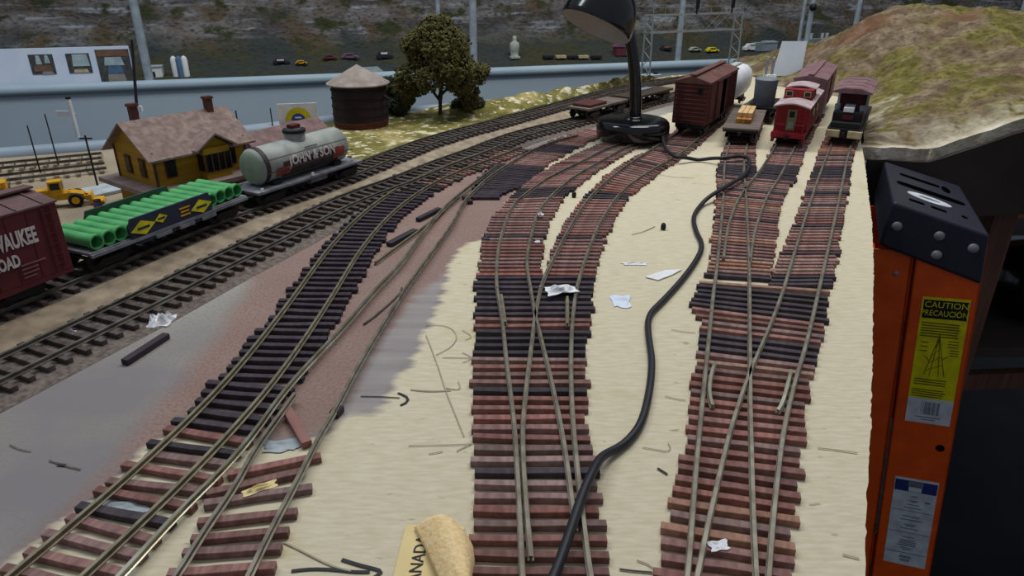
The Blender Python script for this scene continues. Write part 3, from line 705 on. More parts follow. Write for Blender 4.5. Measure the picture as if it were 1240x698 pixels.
for i, (px, m, lab) in enumerate(((664, 'car_dark', 'dark flat wagon, left end of the small far train'), (679, 'cream', 'pale low wagon second in the small far train'), (693, 'car_dark', 'dark wagon in the middle of the small far train'), (706, 'cream', 'pale low wagon fourth in the small far train'), (722, 'car_dark', 'dark wagon at the right end of the small far train'))):
    e = far_obj('toy_wagon', px, 72.5, lab, 'toy wagon')
    MB().box((0, 0, .009), (.036, .016, .009)).build('body', m, e, bevel=.001); mb = MB()
    for x in (-.011, .011): mb.cyl((x, -.007, .003), (x, .007, .003), .0035, n=10)
    mb.build('wheels', 'tyre', e)
e = far_obj('toy_building', 757, 66, 'low dark red shed on the far shelf behind the lamp neck', 'building')
MB().box((0, 0, .012), (.08, .03, .03)).build('wall', 'car_red', e); MB().prism([(-.044, .026), (.044, .026), (.038, .034), (-.038, .034)], -.018, .018).build('roof', 'car_plum', e)
e = far_obj('paper_scrap', 442, 87, 'white card scrap lying on the far rail behind the water tank peak', 'paper')
e.location = fpt(far_s(443), -.006, ZR+.0148); MB().prism([(-.046, 0), (.05, 0), (.034, .014), (-.04, .013)], -.002, .002).build('card', 'concrete', e)
e = far_obj('toy_building', 988, 57, 'grey industrial block with small stacks right of the white card', 'building')
MB().box((0, 0, .012), (.12, .03, .034)).build('wall', 'drum', e)
for x in (-.03, .02, .04): MB().cyl((x, 0, .029), (x, 0, .048), .006, n=10).build('stack', 'concrete', e)
e = far_obj('toy_building', 925, 60, 'grey shed with a pale roof left of the white card', 'building')
MB().box((0, 0, .010), (.09, .03, .03)).build('wall', 'drum', e); MB().box((.02, 0, .026), (.05, .034, .004)).build('roof', 'concrete', e)

# ------------------------------------------------------------------ hill at the right
FOOT = [(.552, 1.104), (.574, 1.14), (.640, 1.29), (.706, 1.45), (.735, 1.56), (.675, 1.67), (.625, 1.76), (.63, 1.92), (.645, 2.08), (.68, 2.25)]
CP = [(.552, 1.102, .001), (.60, 1.102, .002), (.657, 1.102, -.002), (.722, 1.102, .017), (.81, 1.102, .049), (.93, 1.102, .080), (1.1, 1.102, .11), (1.4, 1.102, .14),
      (.66, 1.15, .012), (.74, 1.22, .045), (.80, 1.3, .060), (.85, 1.42, .072), (.84, 1.55, .070), (.95, 1.5, .098), (1.04, 1.5, .112), (1.2, 1.5, .145), (.95, 1.25, .075),
      (.82, 1.8, .110), (.91, 1.8, .160), (1.02, 1.8, .172), (1.1, 1.8, .168), (1.2, 1.75, .166), (1.4, 1.8, .16), (.77, 1.85, .06), (.86, 1.65, .105), (1.0, 1.65, .145), (1.15, 1.65, .160),
      (.66, 1.85, .018), (.80, 2.0, .07), (.9, 2.0, .11), (1.02, 2.0, .12), (1.3, 2.0, .10), (.85, 2.25, .03), (1.1, 2.25, .04), (1.5, 2.25, .04), (1.5, 1.5, .16), (1.5, 1.8, .16)]
CP += [(x, y, .0015) for x, y in FOOT[1:]]
cpa = np.array(CP)
def tps(r2): return np.where(r2 > 1e-12, r2*np.log(r2+1e-12)*.5, 0)
Kn = len(cpa); D2 = ((cpa[:, None, :2]-cpa[None, :, :2])**2).sum(-1); Pm = np.c_[np.ones(Kn), cpa[:, :2]]
Am = np.block([[tps(D2)+1e-4*np.eye(Kn), Pm], [Pm.T, np.zeros((3, 3))]]); Wt = np.linalg.solve(Am, np.r_[cpa[:, 2], 0, 0, 0])
def hill_base(x, y): 
    r2 = (cpa[:, 0]-x)**2+(cpa[:, 1]-y)**2; return float(tps(r2) @ Wt[:Kn]+Wt[Kn]+Wt[Kn+1]*x+Wt[Kn+2]*y)
def foot_x(y): return float(np.interp(y, [p[1] for p in FOOT], [p[0] for p in FOOT]))
def hill_h(x, y):
    d = x-foot_x(y); z = hill_base(x, y); k = min(max(d/.10, 0), 1); kf = min(max((y-1.102)/.05, 0.25), 1)
    n = noise.fractal(Vector((x*9, y*9, 1.7)), .9, 2.1, 6); r = noise.ridged_multi_fractal(Vector((x*7+y*2, y*6-x*3, 4.4)), .9, 2.1, 6, 1, 2)
    z = z+k*kf*(n*.014+(r-1.0)*.012)
    return max(z, .0006+.004*k) if y > 1.14 or x > .78 else z
hill = empty('scenery_hill', (.9, 1.5, 0), 0, 'grassy brown rocky hill with a white plaster edge on the right of the yard', 'hill')
nr, nc = 260, 260; hx = np.zeros((nr, nc)); hy = hx.copy(); hz_ = hx.copy()
for j in range(nr):
    y = 1.102+(2.25-1.102)*(j/(nr-1))**1.2; f = foot_x(y)
    for i in range(nc):
        x = f+(1.5-f)*(i/(nc-1))**1.25; hx[j, i] = x-.9; hy[j, i] = y-1.5-(.012*noise.noise(Vector((x*30, 2, 2))) if j == 0 else 0); hz_[j, i] = hill_h(x, y)
def hill_mat():
    m, N, L, b, tc, nz, ramp, mixc = scenery_mat('hill_scenery', None)
    sep = N.new('ShaderNodeSeparateXYZ'); L.new(tc.outputs['Object'], sep.inputs[0])
    bl = nz(9); fi = nz(90); mid = nz(26); bl2 = nz(6, (1, 1, 1.5)); pl = nz(18)
    rock = mixc(ramp(mid, .35, .65), (104, 86, 68), (146, 130, 106)); rock = mixc(ramp(fi, .45, .75), rock, (82, 66, 54))
    rust = mixc(ramp(mid, .4, .65), (108, 80, 62), (134, 106, 84))
    gr = mixc(ramp(mid, .4, .65), (102, 95, 50), (136, 126, 74)); gr = mixc(ramp(fi, .45, .7), gr, (78, 74, 40))
    c = mixc(ramp(bl, .42, .54), gr, rock); c = mixc(ramp(bl2, .58, .66), c, rust)
    # bare plaster towards the front cut and the low left foot
    g = N.new('ShaderNodeMath'); g.operation = 'MULTIPLY_ADD'; g.inputs[1].default_value = .26; L.new(pl, g.inputs[0]); L.new(sep.outputs[1], g.inputs[2])
    white = mixc(ramp(fi, .4, .7), (184, 175, 152), (150, 140, 116)); white = mixc(ramp(mid, .5, .58), white, gr)
    c = mixc(ramp(g.outputs[0], -.17, -.27), c, white)
    g2 = N.new('ShaderNodeMath'); g2.operation = 'MULTIPLY_ADD'; g2.inputs[1].default_value = .16; L.new(pl, g2.inputs[0]); L.new(sep.outputs[2], g2.inputs[2])
    c = mixc(ramp(g2.outputs[0], .100, .065), c, white)
    c = mixc(ramp(sep.outputs[1], -.382, -.394), c, mixc(ramp(mid, .35, .6), (226, 216, 194), (188, 176, 152)))
    L.new(c, b.inputs['Base Color'])
    bp = N.new('ShaderNodeBump'); bp.inputs['Strength'].default_value = .8; bp.inputs['Distance'].default_value = .008; L.new(fi, bp.inputs['Height']); L.new(bp.outputs[0], b.inputs['Normal'])
    return m
sheet('hill_ground', hx, hy, hz_, ('drop', .022), hill_mat(), None, hill)
top = [(x, hill_h(x, 1.102)-.019) for x in np.linspace(.565, 1.5, 40)]
MB().prism([(1.5-.9, -.075), (.565-.9, -.12)]+[(x-.9, z) for x, z in top], 1.094-1.5, 1.1012-1.5).build('fascia_board', 'fascia', hill)
# bench under the hill
bn = empty('bench_frame', (.95, 1.2, FLOOR), 0, 'dark brown timber bench frame under the hill behind the ladder', 'bench')
def bl_(x, y, z): return Vector((x-.95, y-1.2, z-FLOOR))
q = atd(1211, 300, 1.12); MB().bar(bl_(q.x, 1.15, FLOOR), bl_(q.x, 1.15, -.085), .04, .045, up=(0, 1, 0)).build('post', 'post_brown', bn)
MB().bar(bl_(1.42, 1.15, FLOOR), bl_(1.42, 1.15, -.085), .04, .045, up=(0, 1, 0)).build('post', 'post_brown', bn)
MB().bar(bl_(q.x, 2.0, FLOOR), bl_(q.x, 2.0, -.085), .04, .045, up=(0, 1, 0)).build('post', 'post_brown', bn)
MB().bar(bl_(.66, 1.19, -.105), bl_(1.5, 1.19, -.105), .02, .04).build('pine_rail', 'pine', bn)
MB().bar(bl_(q.x-.1, 1.5, -.20), bl_(1.5, 1.22, -.175), .02, .04).build('pine_rail', 'pine', bn)
q2 = atd(1215, 470, 1.15); MB().bar(bl_(.76, 1.20, q2.z-.02), bl_(1.5, 1.19, q2.z+.02), .02, .035).build('lower_rail', 'post_brown', bn)
MB().box(bl_(1.1, 1.6, -.40), (.9, .9, .02)).build('lower_board', 'fascia', bn)
q3 = atd(1226, 366, 1.3)
e = empty('black_pot', (q3.x+.03, q3.y, -.388), 0, 'round glossy black pot on the dark board under the hill', 'pot')
MB().lathe([(.05, 0), (.085, .02), (.10, .07), (.095, .11), (.075, .14), (.02, .155), (.001, .158)], 28).build('bowl', 'gloss_black', e, 60)
MB().cyl((0, 0, .15), (0, 0, .17), .012, n=12).build('knob', 'steel', e, 40)
e = empty('black_bag', (1.12, .80, FLOOR), 0, 'crumpled black plastic bag on the dark aisle floor right of the ladder', 'bag')
mb = MB(); n1, n2 = 48, 28; vs = []; fs = []
for i in range(n2+1):
    th = PI*i/n2*.97
    for k in range(n1):
        ph = 2*PI*k/n1; r = .24*(1+.28*noise.fractal(Vector((math.cos(ph)*2.2, math.sin(ph)*2.2, th*2)), 1, 2, 4)); vs.append((r*math.sin(th)*math.cos(ph), r*math.sin(th)*math.sin(ph)*.9, max(.25-math.cos(th)*r*1.5-.10, 0.0) if i else 0))
for i in range(n2):
    for k in range(n1): fs.append((i*n1+k, i*n1+(k+1)%n1, (i+1)*n1+(k+1)%n1, (i+1)*n1+k))
mb.add(vs, fs); o = mb.build('bag', 'bag', e, 80)

# ------------------------------------------------------------------ grass bank behind the main lines
bank = empty('grass_bank', (0, 1.4, 0), 0, 'low yellow-green grass bank with bare white patches behind the main lines', 'bank')
Ai = offset(A_c, .050); Ai = [p for p in Ai if 1.0 < p.y < 1.88]
nb = len(Ai); nw = 60; bx = np.zeros((nw, nb)); by = bx.copy(); bz = bx.copy()
def back_pt(p, n):
    t = 0
    while t < .6:
        q = p+n*t; lim = float(np.interp(q.y, [b[1] for b in BACK], [b[0] for b in BACK]))
        if q.x < lim+.006: return q
        t += .002
    return q
for i, p in enumerate(Ai):
    t = Ai[min(i+1, nb-1)]-Ai[max(i-1, 0)]; t.z = 0; t.normalize(); n = Vector((-t.y, t.x, 0)); q = back_pt(p, n)
    end = min(min(max((i-24)/15, 0), 1)**1.3+.04, (nb-1-i)/25+.2)
    for j in range(nw):
        f = j/(nw-1); r = p.lerp(q, f)
        h = .0012+end*(.020*math.sin(PI*min(f*.72+.06, 1))**1.0+.010*noise.fractal(Vector((r.x*14, r.y*14, 0)), 1, 2, 5)*min(f*6, 1))
        bx[j, i], by[j, i], bz[j, i] = r.x, r.y-1.4, max(h, .0008)
def bank_mat():
    m, N, L, b, tc, nz, ramp, mixc = scenery_mat('bank_scenery', None)
    fi = nz(110); mid = nz(34); bl = nz(13)
    gr = mixc(ramp(mid, .4, .65), (112, 106, 56), (144, 136, 80)); gr = mixc(ramp(fi, .5, .75), gr, (86, 82, 44))
    c = mixc(ramp(bl, .52, .64), gr, (164, 148, 98)); c = mixc(ramp(mid, .58, .66), c, (204, 196, 166)); c = mixc(ramp(nz(70), .57, .63), c, (212, 204, 176))
    L.new(c, b.inputs['Base Color'])
    bp = N.new('ShaderNodeBump'); bp.inputs['Strength'].default_value = .7; bp.inputs['Distance'].default_value = .005; L.new(fi, bp.inputs['Height']); L.new(bp.outputs[0], b.inputs['Normal'])
    return m
sheet('bank_ground', bx, by, bz, ('to', .0004), bank_mat(), None, bank)
bpts = np.c_[bx.ravel(), by.ravel()+1.4, bz.ravel()]
def bank_z(x, y):
    d = (bpts[:, 0]-x)**2+(bpts[:, 1]-y)**2; i = int(d.argmin()); return float(bpts[i, 2]) if d[i] < .0009 else .0005
def foliage(mb, c, r, n, rs, size=.006):
    rnd = random.Random(rs)
    for _ in range(n):
        v = Vector((rnd.gauss(0, 1), rnd.gauss(0, 1), rnd.gauss(0, 1))).normalized()
        k = r*(.55+.5*rnd.random()**.5)*(1+.25*noise.noise(v*2+Vector(c)*20)); p = Vector(c)+Vector((v.x*k, v.y*k, v.z*k*.85))
        a = Vector((rnd.gauss(0, 1), rnd.gauss(0, 1), rnd.gauss(0, 1))).normalized(); b = a.cross(v+Vector((.1, 0, .2))).normalized(); s = size*rnd.uniform(.6, 1.3)
        mb.add([p-a*s-b*s*.35, p+a*s*.2-b*s*.6, p+a*s, p+b*s*.5, p+v*s*.5], [(0, 1, 4), (1, 2, 4), (2, 3, 4), (3, 0, 4)])
tb = atd(533, 135, 1.33); tz = bank_z(tb.x, tb.y)
tree = empty('tree', (tb.x, tb.y, tz-.001), 0, 'big bushy olive-green model tree on the grass bank', 'tree')
def tl(px, py, dD=0): return atd(px, py, 1.33+dD)-tree.location
mb = MB(); mb.tube([(0, 0, -.002), tl(533, 118), tl(535, 100), tl(532, 75), tl(530, 50)], [.005, .0045, .004, .003, .001], 8)
mb.tube([tl(533, 122), tl(525, 112, .01), tl(512, 95, .02)], [.003, .0024, .001], 6); mb.tube([tl(534, 115), tl(545, 104, -.01), tl(562, 98, -.02)], [.003, .0024, .001], 6)
mb.tube([tl(535, 100), tl(518, 80), tl(505, 62)], [.003, .002, .001], 6); mb.tube([tl(534, 96), tl(548, 82), tl(556, 66)], [.003, .002, .001], 6); mb.tube([tl(545, 104, -.01), tl(560, 112), tl(570, 122)], [.0024, .002, .001], 6)
mb.build('trunk', 'bark', tree, 50)
mb = MB()
for i, (px, py, r, dD, n) in enumerate(((527, 40, 21, 0, 900), (512, 52, 20, .02, 700), (540, 58, 24, -.02, 900), (500, 55, 13, 0, 350), (520, 74, 24, .02, 900), (548, 80, 22, -.03, 800), (498, 92, 17, 0, 500), (492, 108, 15, .01, 400), (493, 120, 8, .01, 160), (506, 104, 12, .01, 260), (556, 98, 17, -.02, 500), (574, 90, 14, 0, 400), (582, 86, 10, .01, 220), (566, 112, 13, 0, 350), (570, 124, 10, .0, 220), (520, 96, 16, -.03, 350))):
    foliage(mb, tl(px, py, dD), r*1.36/850*1.02, int(n*1.4), i, .0043)
mb.build('crown', 'leaf', tree)
bp_ = atd(484, 146, 1.36); bz0 = bank_z(bp_.x, bp_.y)
e = empty('shrub', (bp_.x, bp_.y, bz0), 0, 'dark grey-green shrub between the water tank and the tree', 'shrub'); mb = MB(); foliage(mb, (0, 0, .022), .026, 700, 51, .005); foliage(mb, (-.014, .01, .05), .020, 400, 52, .005); mb.build('foliage', 'leaf_dark', e)
MB().tube([(0, 0, 0), (0, 0, .03)], .003, 6).build('stem', 'bark', e)
bp_ = atd(566, 129, 1.36); bz0 = bank_z(bp_.x, bp_.y)
e = empty('shrub', (bp_.x, bp_.y, bz0), 0, 'low dark shrub under the right side of the big tree', 'shrub'); mb = MB(); foliage(mb, (0, 0, .006), .016, 300, 53, .004); foliage(mb, (.02, .01, .005), .012, 200, 54, .004); foliage(mb, (-.02, 0, .004), .012, 200, 55, .004); mb.build('foliage', 'leaf_dark', e)

# ------------------------------------------------------------------ water tank
wx = atd(438, 150, 1.272); wz = max(bank_z(wx.x, wx.y)-.004, .0008)
e = empty('water_tank', (wx.x, wx.y, 0.0008), 0, 'dark brown round water tank with a pale conical roof', 'water tank')
MB().lathe([(.047, 0), (.049, .012), (.046, .014)], 40).build('base', 'tankfoot', e, 40)
mb = MB(); mb.lathe([(.0485, .012), (.0475, .074)], 40); mb.build('tank_body', 'tankwood', e, 40)
for z in (.022, .036, .05, .064): MB().lathe([(.0488, z), (.0492, z), (.0492, z+.0015), (.0488, z+.0015)], 40).build('hoop', 'dark_metal', e, 40)
MB().lathe([(.055, .0735), (.055, .0755), (.004, .104), (.001, .106)], 40).build('roof', 'tankroof', e, 40)
mb = MB(); mb.bar((.047, -.02, .055), (.056, -.024, .05), .004); mb.build('spout', 'dark_metal', e)

# ------------------------------------------------------------------ rolling stock
RT = LIFT+TIE_H+RAIL_H
RX = Matrix.Rotation(PI/2, 4, 'X')
def span(path, y0, y1):
    def pt(y):
        for a, b in zip(path, path[1:]):
            if (a.y-y)*(b.y-y) <= 0 and a.y != b.y: return a.lerp(b, (y-a.y)/(b.y-a.y))
        return path[0] if y < path[0].y else path[-1]
    a, b = pt(y0), pt(y1); return (a+b)/2, math.atan2(b.y-a.y, b.x-a.x), (b-a).length
def truck(root, x, w=.030):
    mb = MB()
    for s in (-1, 1):
        mb.prism([(x-.017, .0075), (x-.011, .011), (x+.011, .011), (x+.017, .0075), (x+.012, .0055), (x+.007, .004), (x-.007, .004), (x-.012, .0055)], s*.0215-.002, s*.0215+.002)
    mb.box((x, 0, .011), (.010, .036, .006))
    t = mb.build('truck', 'black', root)
    for dx in (-.012, .012):
        mb = MB()
        for s in (-1, 1): mb.lathe([(.0088, 0), (.0088, .0018), (.0098, .0018), (.0098, .0026), (.004, .0026)], 20, Matrix.Translation((x+dx, s*.0175, .0090)) @ Matrix.Rotation(-s*PI/2, 4, 'X') @ Matrix.Translation((0, 0, -.002)))
        mb.cyl((x+dx, -.0165, .0090), (x+dx, .0165, .0090), .0018, n=8)
        mb.build('wheelset', 'wheel', t, 40)
def coupler(root, L):
    for s in (-1, 1):
        MB().box((s*(L/2+.0015), 0, .0155), (.007, .0035, .004)).box((s*(L/2+.0045), .001, .0155), (.003, .005, .005)).build('coupler', 'dark_metal', root)
def ladder_part(root, x, y, z0, z1, axis, m, w=.007, n=6):
    mb = MB(); d = Vector((w/2, 0, 0)) if axis == 'x' else Vector((0, w/2, 0))
    for s in (-1, 1): mb.bar(Vector((x, y, z0))+d*s, Vector((x, y, z1))+d*s, .0007)
    for i in range(n):
        z = z0+(z1-z0)*(i+.5)/n; mb.bar(Vector((x, y, z))-d, Vector((x, y, z))+d, .0007)
    mb.build('ladder', m, root)

# Milwaukee Road boxcar
c, a, L = span(A_c, .333, .562); L = L-.004
bc = empty('boxcar', (c.x, c.y, zA+RT), a, 'dark maroon boxcar with white road lettering at the left edge', 'train car', None)
bw = .060
MB().box((0, 0, .0455), (L, bw, .057)).build('body', 'milw', bc, bevel=.0006)
mb = MB(); mb.prism([(-bw/2-.001, .074), (bw/2+.001, .074), (bw/2+.001, .0755), (0, .081), (-bw/2-.001, .0755)], -L/2-.001, L/2+.001, Matrix.Rotation(PI/2, 4, 'Z'))
rf = mb.build('roof', 'milw_roof', bc)
mb = MB()
for i in range(12):
    x = -L/2+L*(i+.5)/12
    for s in (-1, 1): mb.bar((x, 0, .0815), (x, s*bw/2, .0760), .0014, .0012)
mb.build('roof_rib', 'milw_roof', rf)
MB().box((0, 0, .0835), (L, .012, .0016)).build('running_board', 'milw_roof', bc)
mb = MB()
for i in range(15):
    x = -L/2+L*(i+.5)/15
    if abs(x) > .024:
        for s in (-1, 1): MB().box((x, s*(bw/2+.0002), .0455), (.0008, .0006, .054)).build('panel_seam', 'milw', bc)
for s in (-1, 1):
    d = MB().box((0, s*(bw/2+.001), .045), (.046, .002, .052)).build('door', 'milw', bc, bevel=.0004)
    mb = MB()
    for z in (.026, .038, .05, .062): mb.box((0, s*(bw/2+.0022), z), (.044, .0008, .0012))
    mb.build('door_rib', 'milw', d); MB().box((0, s*(bw/2+.0016), .0185), (.10, .003, .002)).build('door_track', 'dark_metal', bc)
MB().box((0, 0, .0145), (L-.004, .05, .005)).build('underframe', 'black', bc)
MB().prism([(-L/2, .017), (L/2, .017), (L/2, .0135), (.030, .0115), (-.030, .0115), (-L/2, .0135)], -bw/2, -bw/2+.002).build('side_sill', 'milw', bc)
truck(bc, -L*.34); truck(bc, L*.34); coupler(bc, L)
ladder_part(bc, L/2-.010, -bw/2-.001, .020, .072, 'x', 'milw')
xs = L/2-.044
text('lettering', 'MILWAUKEE', .0178, 'white_ink', bc, Matrix.Translation((xs-.001, -bw/2-.0010, .0535)) @ RX, squash=.47, bold=.0006)
text('lettering', 'ROAD', .0135, 'white_ink', bc, Matrix.Translation((xs-.006, -bw/2-.0010, .0375)) @ RX, squash=.55, bold=.0005)
mb = MB(); y = -bw/2-.0006
for i, w in enumerate((.020, .013, .013, .010)): mb.box((L/2-.030+(w-.020)/2, y, .0325-i*.0034), (w, .0006, .0011))
mb.build('data_panel', 'faded_ink', bc)
MB().box((L/2+.004, -.008, .052), (.004, .01, .012)).build('brake_wheel', 'tank_red', bc)

# flatcar of green pipes
c, a, L = span(A_c, .574, .748)
L -= .003
pc = empty('pipe_car', (c.x, c.y, zA+RT), a, 'low navy car with yellow diamonds carrying green pipes, behind the maroon boxcar', 'train car')
MB().box((0, 0, .0205), (L, .058, .003)).build('deck', 'grey_deck', pc, bevel=.0005)
MB().box((0, 0, .0165), (L*.9, .030, .006)).build('center_sill', 'black', pc)
for s in (-1, 1):
    y0 = s*.029
    MB().prism([(-L*.24, .014), (L*.20, .014), (L*.235, .021), (L*.245, .030), (L*.225, .0395), (-L*.265, .0395), (-L*.285, .030), (-L*.275, .021)], y0-.001, y0+.001).build('side_panel', 'navy' if s < 0 else 'green_dark', pc)
    MB().prism([(-L*.5, .0175), (L*.5, .0175), (L*.5, .0205), (-L*.5, .0205)], y0-.001 if s > 0 else y0-.0018, y0+.0018 if s > 0 else y0+.001).build('side_sill', 'grey_deck', pc)
yq = -.0304
def diamond(x, z, w, h, m, name): return MB().prism([(x-w*.64, z-h*.08), (x+w*.05, z-h/2), (x+w*.64, z+h*.08), (x-w*.05, z+h/2)], yq-.0004, yq+.0002).build(name, m, pc)
for x in (-L*.205, L*.165):
    d = diamond(x, .0285, .021, .014, 'yellow', 'diamond_emblem')
    MB().box((x, yq-.0006, .0285), (.013, .0004, .0022)).build('emblem_text', 'navy', d)
d = diamond(-L*.095, .0310, .011, .009, 'yellow', 'shield_emblem'); MB().box((-L*.095, yq-.0006, .0312), (.008, .0004, .0016)).build('emblem_text', 'navy', d)
mb = MB()
for z, w in ((.033, .013), (.0295, .010), (.026, .012)): mb.box((L*.055, yq-.0001, z), (w, .0006, .0014))
mb.build('data_panel', 'loader', pc)
truck(pc, -L*.37); truck(pc, L*.37); coupler(pc, L)
mb = MB()
for i in range(3): mb.box((L*(-.1+.15*i), -.031, .0155), (.018, .002, .003))
mb.build('step', 'grey_deck', pc)
# the pipes lie across the car, open ends to the side
npipe = 15; pr_ = .0060
base = Matrix.Translation((c.x, c.y, zA+RT)) @ Matrix.Rotation(a, 4, 'Z')
pm = MB().lathe([(.0048, -.0275), (pr_, -.0275), (pr_, .022), (.0069, .0225), (.0069, .0275), (.0055, .0275), (.0048, .018), (.0048, -.0275)], 22, Matrix.Rotation(PI/2, 4, 'X'))
pmesh = pm.mesh('pipe', 'pipe_green', 40)
ords = ['nearest the maroon boxcar', 'second from the maroon boxcar', 'third from the maroon boxcar', 'fourth from the maroon boxcar', 'fifth from the maroon boxcar', 'sixth from the maroon boxcar', 'seventh from the maroon boxcar', 'middle one of the row', 'seventh from the tank car', 'sixth from the tank car', 'fifth from the tank car', 'fourth from the tank car', 'third from the tank car', 'second from the tank car', 'nearest the tank car']
for i in range(npipe):
    x = -L/2+.010+(L-.020)*i/(npipe-1)
    z = .0221+.0070+(.0010 if i > 11 else 0)
    o = bpy.data.objects.new('green_pipe', pmesh); COL.objects.link(o); o.matrix_world = base @ Matrix.Translation((x, 0, z))
    tag(o, 'green pipe lying across the navy car, '+ords[i], 'pipe', 'green pipes on the navy car')

# tank car
c, a, L = span(A_c, .766, .918); L -= .002
tc_ = empty('tank_car', (c.x, c.y, zA+RT), a, 'weathered grey tank car with red-ended dark lettered side, beside the yellow depot', 'train car')
zr = .0400; R_ = .0212; TL_ = L*.80
MB().box((0, 0, .0165), (L, .052, .003)).box((0, 0, .0125), (L*.9, .014, .006)).build('frame', 'grey_deck', tc_, bevel=.0004)
MX = Matrix.Translation((-TL_/2, 0, zr)) @ Matrix.Rotation(PI/2, 4, 'Y')
MB().lathe([(.001, -.004), (.012, -.0032), (.018, -.0012), (R_, .003), (R_, TL_-.003), (.018, TL_+.0015), (.012, TL_+.0035), (.001, TL_+.004)], 40, MX).build('tank', 'tank_grey', tc_, 40)
MB().lathe([(.001, -.0048), (.012, -.004), (.0180, -.0020), (.0188, -.0012), (.001, -.001)], 32, MX).build('tank_end', 'tank_end', tc_, 40)
MB().lathe([(R_, .0030), (R_+.0009, .003), (R_+.0009, .0085), (R_, .0085)], 40, MX).build('end_band', 'tank_dark', tc_, 40)
def wrap(x0, x1, a0, a1, m, name, r=R_+.0004):      # strip of paint wrapped on the -y side, angles from horizontal
    mb = MB(); n = 14; vs = []; fs = []
    for k in range(n+1):
        an = math.radians(a0+(a1-a0)*k/n)
        for x in (x0, x1): vs.append((x, -r*math.cos(an), zr+r*math.sin(an)))
    for k in range(n): fs.append((2*k, 2*k+1, 2*k+3, 2*k+2))
    mb.add(vs, fs); return mb.build(name, m, tc_, 40)
wrap(-TL_*.30, TL_*.36, -50, 8, 'tank_dark', 'paint_band')
wrap(-TL_*.38, -TL_*.22, -36, -6, 'tank_red', 'red_patch', R_+.0006); wrap(TL_*.29, TL_*.43, -30, 6, 'tank_red', 'red_patch', R_+.0006)
wrap(-TL_*.5, TL_*.5, 24, 25.5, 'tank_dark', 'seam')
ob = text('lettering', 'JOHN & SON', .0150, 'white_ink', tc_, Matrix.Identity(4), squash=.86, bold=.0005)
for v in ob.data.vertices:
    x, y, z = v.co; an = math.radians(4)+y/R_; rr = R_+.0009+z; v.co = (x+TL_*.04, -rr*math.cos(an), zr+rr*math.sin(an))
wrap(-TL_*.03, TL_*.12, 31, 34, 'tank_dark', 'walkway_edge', R_+.0012)
MB().lathe([(.0125, 0), (.0122, .010), (.0134, .0102), (.0134, .0125), (.008, .0145), (.001, .015)], 24, Matrix.Translation((0, 0, zr+R_-.003))).build('dome', 'tank_grey', tc_, 40)
MB().lathe([(.0137, .0095), (.0137, .0130), (.004, .0155), (.001, .016)], 24, Matrix.Translation((0, 0, zr+R_-.003))).build('dome_cap', 'dark_metal', tc_, 40)
MB().box((0, 0, zr+R_+.0140), (.013, .010, .004)).build('hatch', 'darkred', tc_, bevel=.0006)
for x in (-TL_*.36, TL_*.36): MB().box((x, 0, .0205), (.012, .034, .006)).build('saddle', 'dark_metal', tc_)
MB().cyl((-L*.02, -.018, .0115), (L*.14, -.018, .0115), .0045, n=14).build('air_tank', 'grey_deck', tc_, 40)
mb = MB(); 
for s in (-1, 1): mb.tube([(-TL_*.5, s*.026, .036), (TL_*.5, s*.026, .036)], .0005, 6)
mb.build('handrail', 'dark_metal', tc_)
truck(tc_, -L*.36); truck(tc_, L*.36); coupler(tc_, L)
for x in (-L*.47, -.0035): MB().box((x, -.0262, .0205), (.004, .0008, .004)).build('placard', 'paper', tc_)

# red boxcar behind the lamp, with the white hopper behind it
pM = smooth_path(spline(px_path(r2b, RT), .01), 6); qM = smooth_path(spline(px_path(r4b, RT), .01), 6)
ctr = [(p+min(qM, key=lambda q: (q-p).length))/2 for p in pM if p.y > .8]
e1 = ctr[-1]; ctr = ctr+[e1+Vector((.5, .87, 0))*k*.05 for k in range(1, 12)]
c, a, L = span(ctr, 1.158, 1.340)
bx_ = empty('boxcar', (c.x, c.y, RT), a, 'red-brown wooden boxcar with open dark door right of the desk lamp', 'train car')
bw = .056
body = MB().box((0, 0, .044), (L, bw, .056)).build('body', 'boxred', bx_, bevel=.0006)
mb = MB()
for i in range(9): mb.tube([(-L/2-.0004, -bw/2+.003, .021+i*.0058), (-L/2-.0004, bw/2-.003, .021+i*.0058)], .0014, 6)
mb.build('end_rib', 'boxred', bx_, 40)
mb = MB(); mb.prism([(-bw/2-.0015, .0715), (bw/2+.0015, .0715), (bw/2+.0015, .0735), (0, .0815), (-bw/2-.0015, .0735)], -L/2-.002, L/2+.002, Matrix.Rotation(PI/2, 4, 'Z')); mb.build('roof', 'boxroof', bx_)
MB().box((0, 0, .0828), (L+.004, .011, .0016)).build('running_board', 'boxroof', bx_)
for s in (-1, 1):
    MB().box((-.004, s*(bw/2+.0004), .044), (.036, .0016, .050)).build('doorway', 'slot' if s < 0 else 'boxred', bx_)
    MB().box((-.034, s*(bw/2+.0012), .044), (.030, .0022, .051)).build('door', 'boxred', bx_, bevel=.0004)
    MB().box((-.01, s*(bw/2+.0018), .0705), (.09, .0026, .002)).build('door_track', 'boxred', bx_)
    ladder_part(bx_, -L/2+.009, s*(bw/2+.001), .018, .070, 'x', 'boxred')
ladder_part(bx_, -L/2-.0022, .018, .018, .070, 'y', 'boxred')
mb = MB()
for i in range(9):
    x = L*.16+i*L*.036; mb.box((x, -bw/2-.0004, .044), (.0012, .0012, .05))
mb.build('side_rib', 'boxred', bx_)
MB().box((0, 0, .0135), (L-.004, .045, .006)).build('underframe', 'black', bx_); truck(bx_, -L*.36); truck(bx_, L*.36); coupler(bx_, L)
MB().lathe([(.0045, 0), (.0045, .001), (.0035, .001), (.0035, 0)], 16, Matrix.Translation((-L/2-.002, -.014, .062)) @ Matrix.Rotation(-PI/2, 4, 'Y')).build('brake_wheel', 'dark_metal', bx_); bx_.scale = (1, 1, 1.17)
